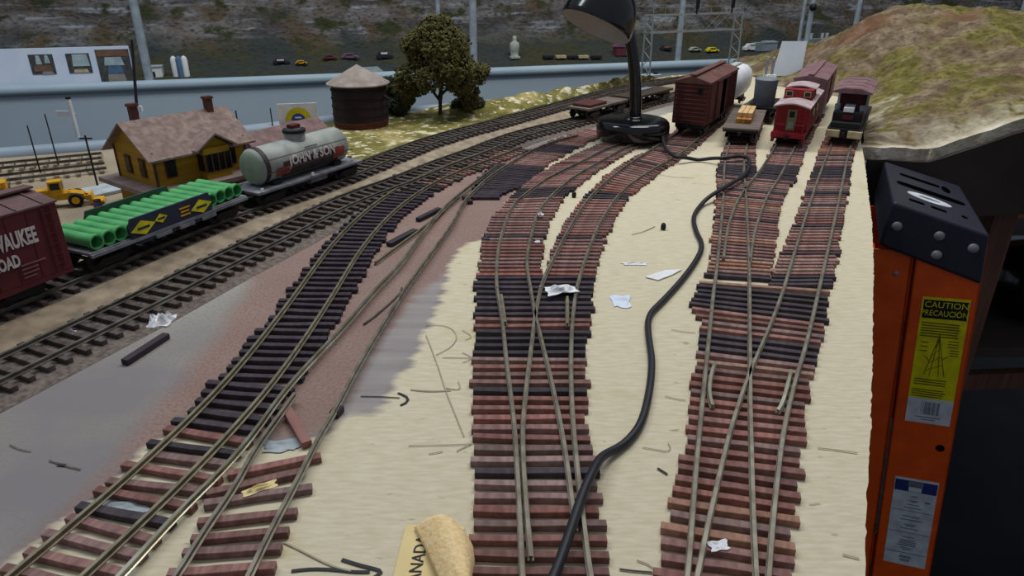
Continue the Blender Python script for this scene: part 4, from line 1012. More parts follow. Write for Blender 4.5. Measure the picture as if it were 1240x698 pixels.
c, a, L = span(ctr, 1.362, 1.495)
hp = empty('hopper_car', (c.x-.008, c.y, RT), a, 'white rounded covered hopper standing behind the red-brown boxcar', 'train car'); hp.scale = (1, .95, .90)
MB().prism([(-.021, .020), (.021, .020), (.029, .036), (.031, .056), (.028, .070), (.018, .080), (0, .083), (-.018, .080), (-.028, .070), (-.031, .056), (-.029, .036)], -L/2, L/2, Matrix.Rotation(PI/2, 4, 'Z')).build('body', 'white', hp, 50)
MB().box((0, 0, .0845), (L*.9, .014, .003)).build('roof_walk', 'concrete', hp)
for x in (-L*.22, L*.22): MB().lathe([(.006, 0), (.016, .012)], 4, Matrix.Translation((x, 0, .010))).build('hopper_chute', 'white', hp)
MB().box((0, 0, .016), (L, .02, .006)).build('underframe', 'dark_metal', hp); truck(hp, -L*.38); truck(hp, L*.38); coupler(hp, L)
ladder_part(hp, -L/2-.0012, -.012, .022, .074, 'y', 'concrete')

# flatcar with timber
def mid(l, r):
    P = smooth_path(spline(px_path(l, RT), .01), 6); Q = smooth_path(spline(px_path(r, RT), .01), 6)
    C = [(p+min(Q, key=lambda q: (q-p).length))/2 for p in P]; d = (C[-1]-C[-6]).normalized(); return C+[C[-1]+d*.05*k for k in range(1, 14)]
m1, m2_, m3 = mid(s1[7:], s3[7:]), mid(s5, s6), mid(s2[8:], s4[8:])
c, a, L = span(m1, 1.104, 1.270)
fc = empty('flatcar', (c.x, c.y, RT), a, 'worn grey-brown flatcar with a wood load on the left of the caboose', 'train car')
MB().box((0, 0, .0215), (L, .056, .003)).build('deck', 'deck_wood', fc, bevel=.0004)
MB().prism([(-L/2, .020), (L/2, .020), (L/2, .0165), (L*.2, .013), (-L*.2, .013), (-L/2, .0165)], -.027, .027).build('frame', 'black', fc)
truck(fc, -L*.36); truck(fc, L*.36); coupler(fc, L)
base = Matrix.Translation((c.x, c.y, RT)) @ Matrix.Rotation(a, 4, 'Z')
def placed(o, mx, label, cat, group=None): o.matrix_world = mx; return tag(o, label, cat, group)
for i, (x, z, lx_, m, lab) in enumerate(((-.032, .0232, .034, 'wood_amber', 'amber bottom timber block at the near end of the flatcar load'), (-.018, .0305, .030, 'wood_new', 'pale timber block on top of the amber block on the flatcar'), (.022, .0232, .050, 'wood_new', 'long pale timber stack lying at the rear of the flatcar'))):
    mb = MB(); hh = .007 if i < 2 else .013
    for k in range(3): mb.box((0, -.008+.008*k, hh/2), (lx_, .0074, hh))
    placed(mb.build('timber_block', m, bevel=.0004), base @ Matrix.Translation((x, .000, z)), lab, 'timber')
MB().box((.0, 0, 0), (.012, .001, .0004)).v
c, a, L = span(m1, 1.286, 1.395)
c = c+Vector((.018, 0, 0)); dc = empty('drum_car', (c.x, c.y, RT), a, 'dark low car carrying a big blue-grey drum behind the timber flatcar', 'train car')
MB().box((0, 0, .019), (L, .052, .006)).build('deck', 'black', dc); truck(dc, -L*.34); truck(dc, L*.34); coupler(dc, L)
base = Matrix.Translation((c.x, c.y, RT)) @ Matrix.Rotation(a, 4, 'Z')
placed(MB().lathe([(.0175, 0), (.0185, .002), (.0197, .041), (.0206, .043), (.0206, .046), (.0185, .048), (.001, .049)], 32).build('drum', 'drum', None, 40), base @ Matrix.Translation((-L/2+.032, 0, .0222)), 'blue-grey drum with a rounded lid riding on the dark low car', 'drum')

# caboose
c, a, L = span(m2_, 1.090, 1.262)
cb = empty('caboose', (c.x, c.y, RT), a, 'bright red caboose with cupola and grey-green end door facing the yard', 'train car'); cb.scale = (1, .94, .92)
w = .053
MB().box((.006, 0, .0405), (L-.028, w, .045)).build('body', 'cab_red', cb, bevel=.0005)
def arch(w, z, rise, th): return [(-w/2+w*k/12, z+rise*math.sin(PI*k/12)) for k in range(13)]+[(w/2-w*k/12, z-th+rise*math.sin(PI*(12-k)/12)) for k in range(13)]
MZ = Matrix.Rotation(PI/2, 4, 'Z')
MB().prism(arch(w+.005, .0635, .006, .0022), -L/2, L/2, MZ).build('roof', 'cab_roof', cb, 50)
MB().box((0, 0, .0175), (L, w, .004)).build('platform', 'cab_red', cb); MB().box((0, 0, .0135), (L*.9, .04, .005)).build('underframe', 'black', cb)
cu = MB().box((-L*.06, 0, .0735), (.05, w*.86, .018)).build('cupola', 'cab_red', cb)
MB().prism(arch(w*.86+.004, .0825, .0045, .002), -L*.06-.027-.0, -L*.06+.027, Matrix.Rotation(PI/2, 4, 'Z')).build('cupola_roof', 'cab_roof', cu, 50)
for s in (-1, 1):
    f = MB().box((-L*.06-.0255, s*.0145, .0755), (.001, .011, .0095)).build('cupola_window', 'cream', cu); MB().box((-L*.06-.0262, s*.0145, .0755), (.0006, .0085, .007)).build('pane', 'window_dark', f)
xe = -L/2+.0198
d = MB().box((xe, 0, .0385), (.0012, .0145, .035)).build('door', 'door_green', cb); MB().box((xe-.0009, 0, .048), (.0006, .008, .0095)).build('pane', 'window_dark', d); MB().box((xe-.0009, 0, .030), (.0006, .0085, .012)).build('door_panel', 'statue', d)
for s in (-1, 1):
    mb = MB()
    for x in (-L/2+.002,): mb.tube([(x, s*w*.42, .0195), (x, s*w*.42, .062)], .0009, 6).tube([(x, s*w*.42, .034), (x, s*w*.16, .034), (x, s*w*.16, .0195)], .0009, 6)
    mb.build('end_railing', 'cab_red', cb)
ladder_part(cb, -L/2+.003, -.0165, .020, .066, 'y', 'cab_red', .0085, 8)
MB().box((-L/2-.0005, 0, .0165), (.003, w, .008)).build('end_sill', 'cab_red', cb)
for s in (-1, 1):
    MB().box((-L/2+.009, s*.024, .0095), (.014, .004, .012)).build('step', 'cab_red', cb)
    for x in (-.02, .03):
        f = MB().box((x, s*(w/2+.0004), .045), (.011, .0012, .015)).build('side_window', 'cream', cb); MB().box((x, s*(w/2+.0012), .045), (.008, .0006, .012)).build('pane', 'window_dark', f)
MB().cyl((L*.18, .010, .066), (L*.18, .010, .082), .0022, n=10).build('stove_pipe', 'black', cb)
truck(cb, -L*.33); truck(cb, L*.33); coupler(cb, L)
# mauve-roofed boxcar coupled behind
c, a, L = span(m2_, 1.277, 1.48)
bb = empty('boxcar', (c.x, c.y, RT), a, 'boxcar with a mauve grey roof coupled behind the red caboose', 'train car')
MB().box((0, 0, .044), (L, .055, .056)).build('body', 'mauve', bb, bevel=.0005); MB().prism([(-.0285, .0715), (.0285, .0715), (.0285, .0735), (0, .0800), (-.0285, .0735)], -L/2, L/2, MZ).build('roof', 'mauve', bb); MB().box((0, 0, .0812), (L, .010, .0015)).build('running_board', 'mauve', bb)
for s in (-1, 1): MB().box((0, s*.0284, .044), (.036, .0016, .05)).build('door', 'maroon', bb)
MB().box((0, 0, .0135), (L-.004, .045, .006)).build('underframe', 'black', bb); truck(bb, -L*.36); truck(bb, L*.36); coupler(bb, L)

# open work car with a roofed cab and engine deck
c, a, L = span(m3, 1.096, 1.304)
lc = empty('work_car', (c.x, c.y, RT), a, 'dark work car with maroon roofed cab and cream bumper, rightmost on the yard', 'train car'); lc.scale = (1, 1, 1.07)
MB().box((0, 0, .0195), (L, .050, .006)).build('deck', 'black', lc, bevel=.0005)
for s in (-1, 1): MB().box((-L/2+.003, s*.0158, .0150), (.012, .0205, .0105)).build('bumper_block', 'cream', lc, bevel=.0012)
MB().box((-L/2+.006, 0, .0115), (.006, .046, .006)).build('end_beam', 'dark_metal', lc)
MB().box((-L/2+.014, 0, .0265), (.022, .042, .008)).build('front_step', 'dark_metal', lc, bevel=.0008)
MB().box((-L/2+.032, 0, .034), (.030, .044, .022)).build('engine_hood', 'black', lc, bevel=.003)
MB().box((-L/2+.0165, 0, .0365), (.004, .016, .006)).build('red_plate', 'darkred', lc)
MB().box((-L/2+.022, 0, .0470), (.012, .015, .0065)).build('white_box', 'paper', lc, bevel=.0005); MB().box((-L/2+.036, .0, .0485), (.012, .014, .008)).build('grey_box', 'concrete', lc, bevel=.0005)
for s in (-1, 1): MB().cyl((-L/2+.030, s*.018, .045), (-L/2+.030, s*.018, .053), .0042, n=14).build('canister', 'drum', lc, 40)
MB().box((L*.06, 0, .046), (L*.45, .040, .048)).build('cab', 'maroon', lc, bevel=.0005)
for s in (-1, 1):
    MB().box((-L*.175, s*.0215, .055), (.003, .003, .040)).build('cab_post', 'concrete', lc)
rf = MB().prism([(-.0285, .0700), (.0285, .0700), (.0285, .0722), (.012, .0770), (-.012, .0770), (-.0285, .0722)], -L*.21, L*.42, MZ).build('roof', 'mauve', lc)
rf2 = MB()
for i in range(5): rf2.prism([(-.0288, .0722), (.0288, .0722), (.012, .0775), (-.012, .0775)], -L*.21+i*L*.15, -L*.21+i*L*.15+.0016, MZ)
rf2.build('roof_rib', 'mauve', rf)
MB().box((-L*.155, 0, .056), (.001, .026, .022)).build('cab_opening', 'slot', lc)
MB().box((-L*.214, 0, .0735), (.001, .010, .003)).build('lamp_bracket', 'slot', rf)
truck(lc, -L*.34); truck(lc, L*.34); coupler(lc, L)

# two low flats on the second main line behind the lamp neck
for (y0, y1, lab, m) in ((1.285, 1.395, 'low flat wagon with a rusty load just left of the lamp neck', 'wood_amber'), (1.405, 1.53, 'low grey flat wagon right of the lamp neck, on the second main line', 'grey_deck')):
    c, a, L = span(B_c, y0, y1); L -= .006
    e = empty('flat_wagon', (c.x, c.y, zB+RT), a, lab, 'train car')
    MB().box((0, 0, .018), (L, .048, .004)).build('deck', 'deck_wood' if m == 'wood_amber' else 'bench', e, bevel=.0004)
    if m == 'wood_amber': MB().box((-L*.22, 0, .0225), (L*.42, .038, .005)).build('rusty_plate', 'boxred', e, bevel=.001)
    else: MB().box((L*.1, .01, .0215), (L*.3, .014, .004)).build('plate', 'drum', e, bevel=.0006)
    MB().box((0, 0, .0135), (L*.95, .02, .005)).build('center_sill', 'black', e); truck(e, -L*.34); truck(e, L*.34); coupler(e, L)

# ------------------------------------------------------------------ depot
yaw = math.radians(53); Fd = atd(193, 231, .764)
dp = empty('depot', (Fd.x, Fd.y, .0004), yaw, 'yellow wooden depot with grey-brown gabled roof and two chimneys', 'building')
DL, DW = .114, .086; z1, z2, zr_ = .034, .0745, .104
MB().box((DL/2, DW/2, .015), (DL+.006, DW+.004, .030)).build('lower_wall', 'depot_y', dp)
MB().box((DL/2, DW/2-.004, .0315), (DL+.036, DW+.046, .006)).build('platform_deck', 'slab', dp, bevel=.0006)
mb = MB(); mb.box((DL/2, DW/2, (z1+z2)/2), (DL, DW, z2-z1)); mb.prism([(0, z2), (DW, z2), (DW/2, zr_-.004)], -DL, 0, Matrix.Rotation(PI/2, 4, 'Z') ); wl = mb.build('wall', 'depot_y', dp)
ov = .010; sl = (zr_-z2)/(DW/2)
def roofpair(x0, x1, yc, half, zt, slope, th=.0022):
    mb = MB()
    for s in (-1, 1):
        e_ = half+ov
        mb.prism([(yc, zt), (yc+s*e_, zt-slope*e_), (yc+s*e_, zt-slope*e_-th), (yc, zt-th)], -x1, -x0, Matrix.Rotation(PI/2, 4, 'Z'))
    return mb
roofpair(-.010, DL+.010, DW/2, DW/2, zr_, sl).build('roof', 'shingle', dp)
# cross gable and bay
bx0, bw_ = DL*.60, .038
mb = MB(); mb.box((bx0, -.006, (z1+z2-.004)/2), (bw_*.86, .016, z2-.004-z1)); mb.prism([(bx0-bw_/2, z2-.004), (bx0+bw_/2, z2-.004), (bx0, z2+.009)], -.008, .020); bay = mb.build('bay', 'depot_y', dp)
mb = MB()
for s in (-1, 1): mb.prism([(bx0, z2+.0125), (bx0+s*.026, z2-.0040), (bx0+s*.026, z2-.0062), (bx0, z2+.0103)], -.018, .026)
mb.build('gable_roof', 'shingle', dp)
f = MB().box((bx0, -.0145, z1+.0195), (bw_*.86, .0016, .020)).build('bay_window', 'window_dark', dp)
mb = MB()
for k in range(5): mb.box((bx0-bw_*.42+bw_*.84*k/4, -.0156, z1+.0195), (.0014, .0012, .021))
mb.build('mullion', 'depot_trim', f)
for s in (-1, 1): MB().box((bx0+s*bw_*.435, -.006, z1+.0195), (.0012, .012, .019)).build('bay_window', 'window_dark', dp)
def win(x, y, z, w, h, ax):
    d = (w+.003, .0016, h+.003) if ax == 'y' else (.0016, w+.003, h+.003); f = MB().box((x, y, z), d).build('window', 'depot_trim', dp)
    o = -.0009
    d = (w, .001, h) if ax == 'y' else (.001, w, h); MB().box((x+(o if ax == 'x' else 0), y+(o if ax == 'y' else 0), z), d).build('pane', 'window_dark', f)
for y in (.026, .058): win(-.0006, y, z1+.0195, .010, .018, 'x')
for x in (.018, .094): win(x, -.0006, z1+.0200, .010, .019, 'y')
mb = MB()
for x, y in ((0, 0), (DL, 0), (0, DW), (DL, DW)): MB().box((x, y, (z1+z2)/2), (.0024, .0024, z2-z1)).build('corner_board', 'depot_trim', dp)
for x, y, h in ((.014, DW/2+.008, .016), (DL-.014, DW/2-.002, .014)):
    ch = MB().box((x, y, zr_-.003+h/2), (.008, .008, h+.008)).build('chimney', 'chimney', dp); MB().box((x, y, zr_+h-.001), (.0105, .0105, .0025)).build('chimney_cap', 'chimney', ch)
# freight shed behind the tank car
sa = Vector((-.362, .948, 0)); sdir = Vector((.0635, .116, 0)).normalized(); 
sh = empty('freight_shed', (sa.x, sa.y, .0004), math.atan2(sdir.y, sdir.x), 'long shed with a plain mauve-brown roof behind the tank car', 'building')
SL = .135; MB().box((SL/2, 0, .015), (SL, .060, .030)).build('wall', 'depot_y', sh)
mb = MB()
for s in (-1, 1): mb.prism([(0, .056), (s*.038, .026), (s*.038, .024), (0, .054)], -SL-.006, .006, Matrix.Rotation(PI/2, 4, 'Z'))
mb.prism([(-.030, .030), (.030, .030), (0, .0535)], -SL, 0, Matrix.Rotation(PI/2, 4, 'Z')); mb.build('roof', 'shed_roof', sh)
for x in (.03, .09): MB().box((x, -.0305, .013), (.018, .0012, .022)).build('door', 'depot_trim', sh)
# sign with a rainbow emblem
sg_ = atd(361, 140, 1.155)
sg = empty('emblem_sign', (sg_.x, sg_.y, .0004), math.radians(12), 'white sign with a yellow and blue half-round emblem behind the tank car', 'sign')
zs = sg_.z+.003; wS, hS = .062, .032
MB().box((0, 0, zs), (wS, .002, hS)).build('board', 'paper', sg)
def halfring(r0, r1, y, m, name):
    n = 20; poly = [(r1*math.cos(PI*k/n), zs-hS*.34+r1*math.sin(PI*k/n)) for k in range(n+1)]+[(r0*math.cos(PI*k/n), zs-hS*.34+r0*math.sin(PI*k/n)) for k in range(n, -1, -1)]
    mb = MB(); vs = [(x, y, z) for x, z in poly]; N_ = n+1
    mb.add(vs, [(k, k+1, 2*N_-2-k, 2*N_-1-k) for k in range(n)]); return mb.build(name, m, sg)
halfring(.0112, .0205, -.0013, 'yellow', 'emblem_arc'); halfring(.0004, .0112, -.0014, 'blue_paint', 'emblem_center')
MB().box((0, -.0018, zs-hS*.20), (.010, .0006, .0022)).build('emblem_bar', 'paper', sg)
MB().box((-.004, -.004, zs-hS/2-.0035), (.05, .010, .007)).build('sill', 'darkred', sg)
for x in (-.022, .022): MB().box((x, .003, (zs-hS/2)/2), (.004, .004, zs-hS/2)).build('post', 'depot_trim', sg)

# ------------------------------------------------------------------ poles, masts, loader at the left
def mast(name, px, py_top, base, r, m, label, cat='pole', arms=0, z0=.0004):
    b = at(px, base, z0); t = atd(px, py_top, b.y)
    e = empty(name, (b.x, b.y, z0), 0, label, cat); h = t.z-z0
    MB().cyl((0, 0, 0), (0, 0, h), r, r*.8, n=10).build('shaft', m, e, 40)
    for k in range(arms): MB().box((0, 0, h-.004-k*.009), (.016, .0015, .0018)).build('crossarm', m, e)
    return e, h
mast('telegraph_pole', 50, 152, 212, .0010, 'dark_metal', 'thin dark pole left of the white post, behind the yellow loader')
mast('telegraph_pole', 71, 138, 200, .0010, 'dark_metal', 'tall thin dark pole in line with the white board, behind the loader')
mast('telegraph_pole', 119, 164, 228, .0013, 'dark_metal', 'knobbly dark pole standing just left of the yellow depot', arms=1)
mast('telegraph_pole', 290, 134, 163, .0014, 'dark_metal', 'thin dark pole right of the depot roof ridge')
mast('telegraph_pole', 331, 131, 158, .0012, 'dark_metal', 'faint thin pole between depot roof and emblem sign')
b = at(168.5, 168, .0004); e = empty('signal_mast', b, 0, 'tall dark leaning mast with a white box behind the depot roof', 'signal')
tp = atd(159.5, 48, b.y)-b; MB().cyl((0, 0, 0), tp, .0026, .0022, n=10).build('shaft', 'car_dark', e, 40)
zb_ = atd(165, 131.5, b.y-.004)-b; MB().box(zb_, (.019, .005, .008)).build('white_box', 'white', e)
bq = atd(96, 172, 1.118); e = empty('sign_post', (bq.x, bq.y, .013), 0, 'short white post with black cap rising from the left edge moulding', 'post'); hh = atd(88, 120, 1.118).z-.013
MB().cyl((0, 0, 0), (0, 0, hh), .0034, n=12).build('shaft', 'white', e, 40); MB().cyl((0, 0, hh), (0, 0, hh+.003), .0038, n=12).build('cap', 'black', e, 40)
zq = atd(77, 138, 1.118); MB().box((zq.x-bq.x+.000, .002, zq.z-.013), (.024, .002, .0085)).box(((zq.x-bq.x)*.3, .002, zq.z-.013), (.018, .0012, .0012)).build('sign_board', 'white', e)
# front loader
LS = .70
w0 = at(80, 252, .0); ld = empty('front_loader', (w0.x-.004, w0.y+.010, .0004), math.radians(24), 'yellow toy front loader parked left of the depot', 'toy vehicle')
MB().prism([(-.045, .012), (.030, .012), (.030, .020), (.012, .024), (-.012, .024), (-.045, .022)], -.011, .011).build('chassis', 'loader', ld, bevel=.001)
cbn = MB().box((-.010, 0, .034), (.020, .020, .022)).build('cab', 'loader', ld, bevel=.001); MB().box((-.010, -.0103, .036), (.014, .0008, .011)).build('side_window', 'window_dark', cbn); MB().box((.0003, 0, .036), (.0008, .014, .011)).build('windscreen', 'window_dark', cbn)
MB().box((-.032, 0, .026), (.024, .018, .010)).build('engine_cover', 'loader', ld, bevel=.0012)
for s in (-1, 1):
    MB().bar((.006, s*.008, .024), (.040, s*.008, .010), .003, .005).build('lift_arm', 'loader', ld)
    for x in (-.028, .017):
        wh = MB().lathe([(.006, -.004), (.0105, -.004), (.0115, -.0025), (.0115, .0025), (.0105, .004), (.006, .004)], 24, Matrix.Translation((x, s*.0155, .0115)) @ Matrix.Rotation(PI/2, 4, 'X')).build('wheel', 'tyre', ld, 40)
        MB().cyl((x, s*.0115, .0115), (x, s*.0198, .0115), .0062, n=18).build('hub', 'loader', wh, 40)
MB().prism([(.036, .002), (.058, .002), (.056, .005), (.042, .006), (.040, .018), (.036, .018)], -.016, .016).build('bucket', 'loader', ld); ld.scale = (LS, LS, LS)
w1 = at(-4, 244, 0); e = empty('toy_roller', (w1.x, w1.y, .0004), .5, 'piece of another yellow toy machine at the very left edge above the boxcar', 'toy vehicle')
MB().box((0, 0, .017), (.03, .02, .014)).build('body', 'loader', e, bevel=.001)
mb = MB()
for x in (-.01, .01): mb.cyl((x, -.012, .008), (x, .012, .008), .008, n=18)
mb.build('wheels', 'tyre', e, 40)
q = at(122, 233, 0); placed(MB().box((0, 0, .002), (.05, .045, .004)).build('loading_platform', 'concrete', bevel=.0004), Matrix.Translation((q.x, q.y, .0003)) @ Matrix.Rotation(yaw, 4, 'Z'), 'pale concrete slab lying left of the depot deck', 'platform')
q = at(120, 254, 0); e = empty('small_figure', (q.x, q.y, .0003), 0, 'tiny dark barrel standing by the pale road in front of the depot', 'figure')  # barrel-like stand-in for a small dark standing figure
MB().lathe([(.004, 0), (.0052, .005), (.004, .011)], 14).build('body', 'car_plum', e, 40); MB().lathe([(.0042, .0105), (.0042, .012), (.001, .0125)], 14).build('lid', 'car_dark', e, 40)

# ------------------------------------------------------------------ signal bridge, white card and trackside signal at the back
fl = at(781, 96, .0004); fr_ = at(886, 88, .0004)
def brp(px, py, k): b = fl.lerp(fr_, k); return atd(px, py, b.y)
sb = empty('signal_bridge', (fl.x, fl.y, .0004), math.atan2(fr_.y-fl.y, fr_.x-fl.x), 'tall pale lattice signal bridge spanning the tracks at the back', 'signal')
LB = (fr_-fl).length; HT = atd(788, 19, fl.y).z; g = .014
for x, nm in ((0, 'left'), (LB, 'right')):
    mb = MB()
    for dy in (-g, g): mb.bar((x, dy*1.3, 0), (x, dy, HT), .003)
    n = 9
    for k in range(n): mb.bar((x, -g if k % 2 else g, HT*k/n), (x, g if k % 2 else -g, HT*(k+1)/n), .0014)
    mb.build('tower', 'signal_grey', sb)
    MB().box((x, 0, .002), (.02, .05, .004)).build('foot', 'signal_grey', sb)
mb = MB()
for z in (HT, HT-.040):
    for dy in (-g, g): mb.bar((-.004, dy, z), (LB+.004, dy, z), .0028)
n = 6
for k in range(n):
    for dy in (-g, g): mb.bar((LB*k/n, dy, HT if k % 2 else HT-.040), (LB*(k+1)/n, dy, HT-.040 if k % 2 else HT), .0007)
mb.build('truss', 'signal_grey', sb)
mb = MB()
for x in np.linspace(0, LB, 9): mb.bar((x, -g, HT), (x, -g, HT+.018), .001)
mb.bar((0, -g, HT+.018), (LB, -g, HT+.018), .001); mb.build('handrail', 'signal_grey', sb)
for x in (LB*.46, LB*.86):
    s_ = MB().box((x, -g-.004, HT+.026), (.010, .004, .026)).build('signal_head', 'black', sb, bevel=.001); MB().box((x, -g-.002, HT+.008), (.003, .003, .014)).build('bracket', 'dark_metal', s_)
q = at(797, 103, .001); e = empty('flat_wagon', (q.x-.01, q.y+.10, bank_z(q.x-.01, q.y+.10)), .45, 'small grey flat trailer standing beside the left foot of the signal bridge', 'train car')
MB().box((0, 0, .008), (.07, .03, .006)).build('deck', 'concrete', e, bevel=.0005); mb = MB()
for x in (-.02, .02): mb.cyl((x, -.014, .004), (x, .014, .004), .004, n=12)
mb.build('wheels', 'tyre', e); MB().box((.026, 0, .013), (.008, .01, .006)).build('box', 'dark_metal', e)
cq = atd(953, 84, 1.78); zc = max(hill_h(cq.x, cq.y), 0)+.001
tq = atd(957, 49, 1.80)
e = empty('white_card', (cq.x, cq.y, zc), 0, 'blank white card standing upright at the foot of the hill behind the caboose', 'card')
mb = MB(); hC = tq.z-zc
mb.prism([(-.034, -.002), (.036, -.002), (.038, hC), (-.022, hC)], -.0008, .0008); mb.build('sheet', 'paperblue', e)
mb = MB().bar((0, .001, hC*.6), (0, .03, .004), .006, .001); mb.build('prop', 'paperblue', e)
sq = at(929, 107, .001); e = empty('trackside_signal', (sq.x, sq.y, .0005), 0, 'grey double signal mast with a white hut base behind the drum car', 'signal')
hq = atd(929, 73, sq.y).z
MB().box((.002, 0, hq*.25), (.024, .02, hq*.5)).build('base_hut', 'white', e); MB().box((.003, -.0105, hq*.22), (.007, .001, hq*.36)).build('door', 'slot', e)
for x in (-.008, .006): MB().box((x, 0, hq*.5), (.005, .005, hq)).build('mast', 'drum', e)
for x in (-.008, .006): MB().lathe([(.004, 0), (.004, .007), (.001, .009)], 10, Matrix.Translation((x, 0, hq*.98))).build('finial', 'drum', e)

# ------------------------------------------------------------------ desk lamp with its cord
LZ = RT+.0004
lb = at(765.5, 165, LZ); lamp = empty('desk_lamp', (lb.x, lb.y, LZ), 0, 'black gooseneck desk lamp standing on the yard tracks', 'lamp')
MB().lathe([(.054, 0), (.0575, .0015), (.0590, .005), (.0592, .018), (.0580, .0235), (.0545, .0270), (.048, .0285), (.015, .0292), (.013, .032), (.0115, .033), (.001, .033)], 56).build('base', 'gloss_black', lamp, 50)
Dn = lb.y+.004
npx = [(769, 150), (769.5, 130), (769.5, 110), (768.5, 88), (766.5, 68), (763.5, 50), (760, 36)]
neck = [atd(x, y, Dn) for x, y in npx]
v = ray(721, 34).normalized(); right = Vector((1, 0, 0)); upv = right.cross(v).normalized(); right = v.cross(upv).normalized()
nrm = (.97*(-.40*right-.915*upv)-.235*v).normalized()
sc = atd(721, 33, Dn-.035)
apex = sc-nrm*.075
neck += [atd(757, 18, Dn+.002), (atd(750, 2, Dn)+apex)/2-nrm*.010, apex-nrm*.012, apex+nrm*.002]
neck = smooth_path(spline([lb+Vector((.004, .004, .03))]+neck[1:], .005), 4)
MB().tube([p-lamp.location for p in neck], .0094, 18).build('neck', 'gloss_black', lamp, 60)
q = Vector((0, 0, -1)).rotation_difference(nrm).to_matrix().to_4x4(); mxS = Matrix.Translation(sc-lamp.location) @ q
prof = [(.0545, 0), (.0556, .0015), (.0556, .008), (.0540, .022), (.0500, .036), (.043, .050), (.031, .062), (.020, .069), (.017, .078), (.014, .086), (.001, .087)]
shd = MB().lathe(prof+[], 56, mxS).build('lamp_shade', 'gloss_black', lamp, 50)
inner = [(.0547, .0004), (.0542, .008), (.0525, .021), (.0485, .035), (.041, .048), (.029, .058), (.001, .062)]
shd.data.polygons[0].use_smooth = True
MB().lathe(inner, 56, mxS).build('shade_lining', 'lampin', shd, 60)
bm = bmesh.new(); bm.from_mesh(shd.data)
f = max((f for f in bm.faces if len(f.verts) == 56), key=lambda f: (mxS.inverted() @ f.calc_center_median()).z*-1); bmesh.ops.delete(bm, geom=[f], context='FACES_ONLY'); bm.to_mesh(shd.data); bm.free()
in_ = [o for o in bpy.data.objects if o.name.startswith('shade_lining')][0]
bm = bmesh.new(); bm.from_mesh(in_.data)
fs = [f for f in bm.faces if len(f.verts) == 56 and (mxS.inverted() @ f.calc_center_median()).z < .002]; bmesh.ops.delete(bm, geom=fs, context='FACES_ONLY'); bm.to_mesh(in_.data); bm.free()
MB().lathe([(.013, .062), (.013, .052), (.010, .050)], 20, mxS).build('socket', 'cream', shd, 40)
bulb = MB().lathe([(.010, .052), (.012, .048), (.017, .040), (.018, .034), (.013, .027), (.001, .024)], 24, mxS).build('bulb', 'white', lamp, 60)
cpx = [(802, 170), (804, 177), (809, 184), (820, 190.5), (836, 194), (855, 194.5), (875, 192), (892, 189.5), (902, 189.5), (907.5, 194), (906.5, 203), (900, 213), (886, 222), (868, 233), (851, 247), (842, 258), (840, 268), (843.5, 282), (849, 293), (849, 303), (840, 320), (824, 341), (803, 364), (789, 378), (784.5, 390), (786, 412), (789, 432), (789, 450), (786, 475), (779, 505), (768, 526), (750, 543), (731, 555), (718, 571), (708, 592), (699, 618), (691, 642), (681, 672), (671, 698), (655, 735)]
def on_tie(x, y):      # the cord climbs over the track ties and rails
    for poly in (((560, 330), (722, 330), (711, 430), (712, 520), (738, 640), (742, 760), (560, 760)), ((866, 180), (960, 180), (950, 236), (936, 330), (1008, 345), (978, 476), (960, 760), (786, 760), (828, 548), (836, 366), (857, 333), (868, 220)), ((770, 165), (850, 165), (812, 200), (775, 230), (735, 240))):
        ins = False; n = len(poly)
        for i in range(n):
            (ax, ay), (bx2, by2) = poly[i], poly[(i+1) % n]
            if (ay > y) != (by2 > y) and x < (bx2-ax)*(y-ay)/(by2-ay)+ax: ins = not ins
        if ins: return True
    return False
CR_ = .0026
cp3 = []
for x, y in cpx: z = (RT+LIFT+CR_ if on_tie(x, y) else CR_+.0003); cp3.append(at(x, y, z))
cp3[0].z = LZ+.008; cp3[1].z = LZ+.004
cpath = smooth_path(spline(cp3, .004), 5)
zc_ = [p.z for p in cpath]; 
for i, p in enumerate(cpath): p.z = max(max(zc_[max(0, i-3):i+4])*.6+p.z*.4, CR_+.0002)
cd = empty('power_cord', cpath[0].to_tuple()[:2]+(0,), 0, 'black lamp cord winding down the plywood between the two turnouts', 'cord')
MB().tube([p-cd.location for p in cpath], CR_, 12).build('cable', 'cord', cd, 60)

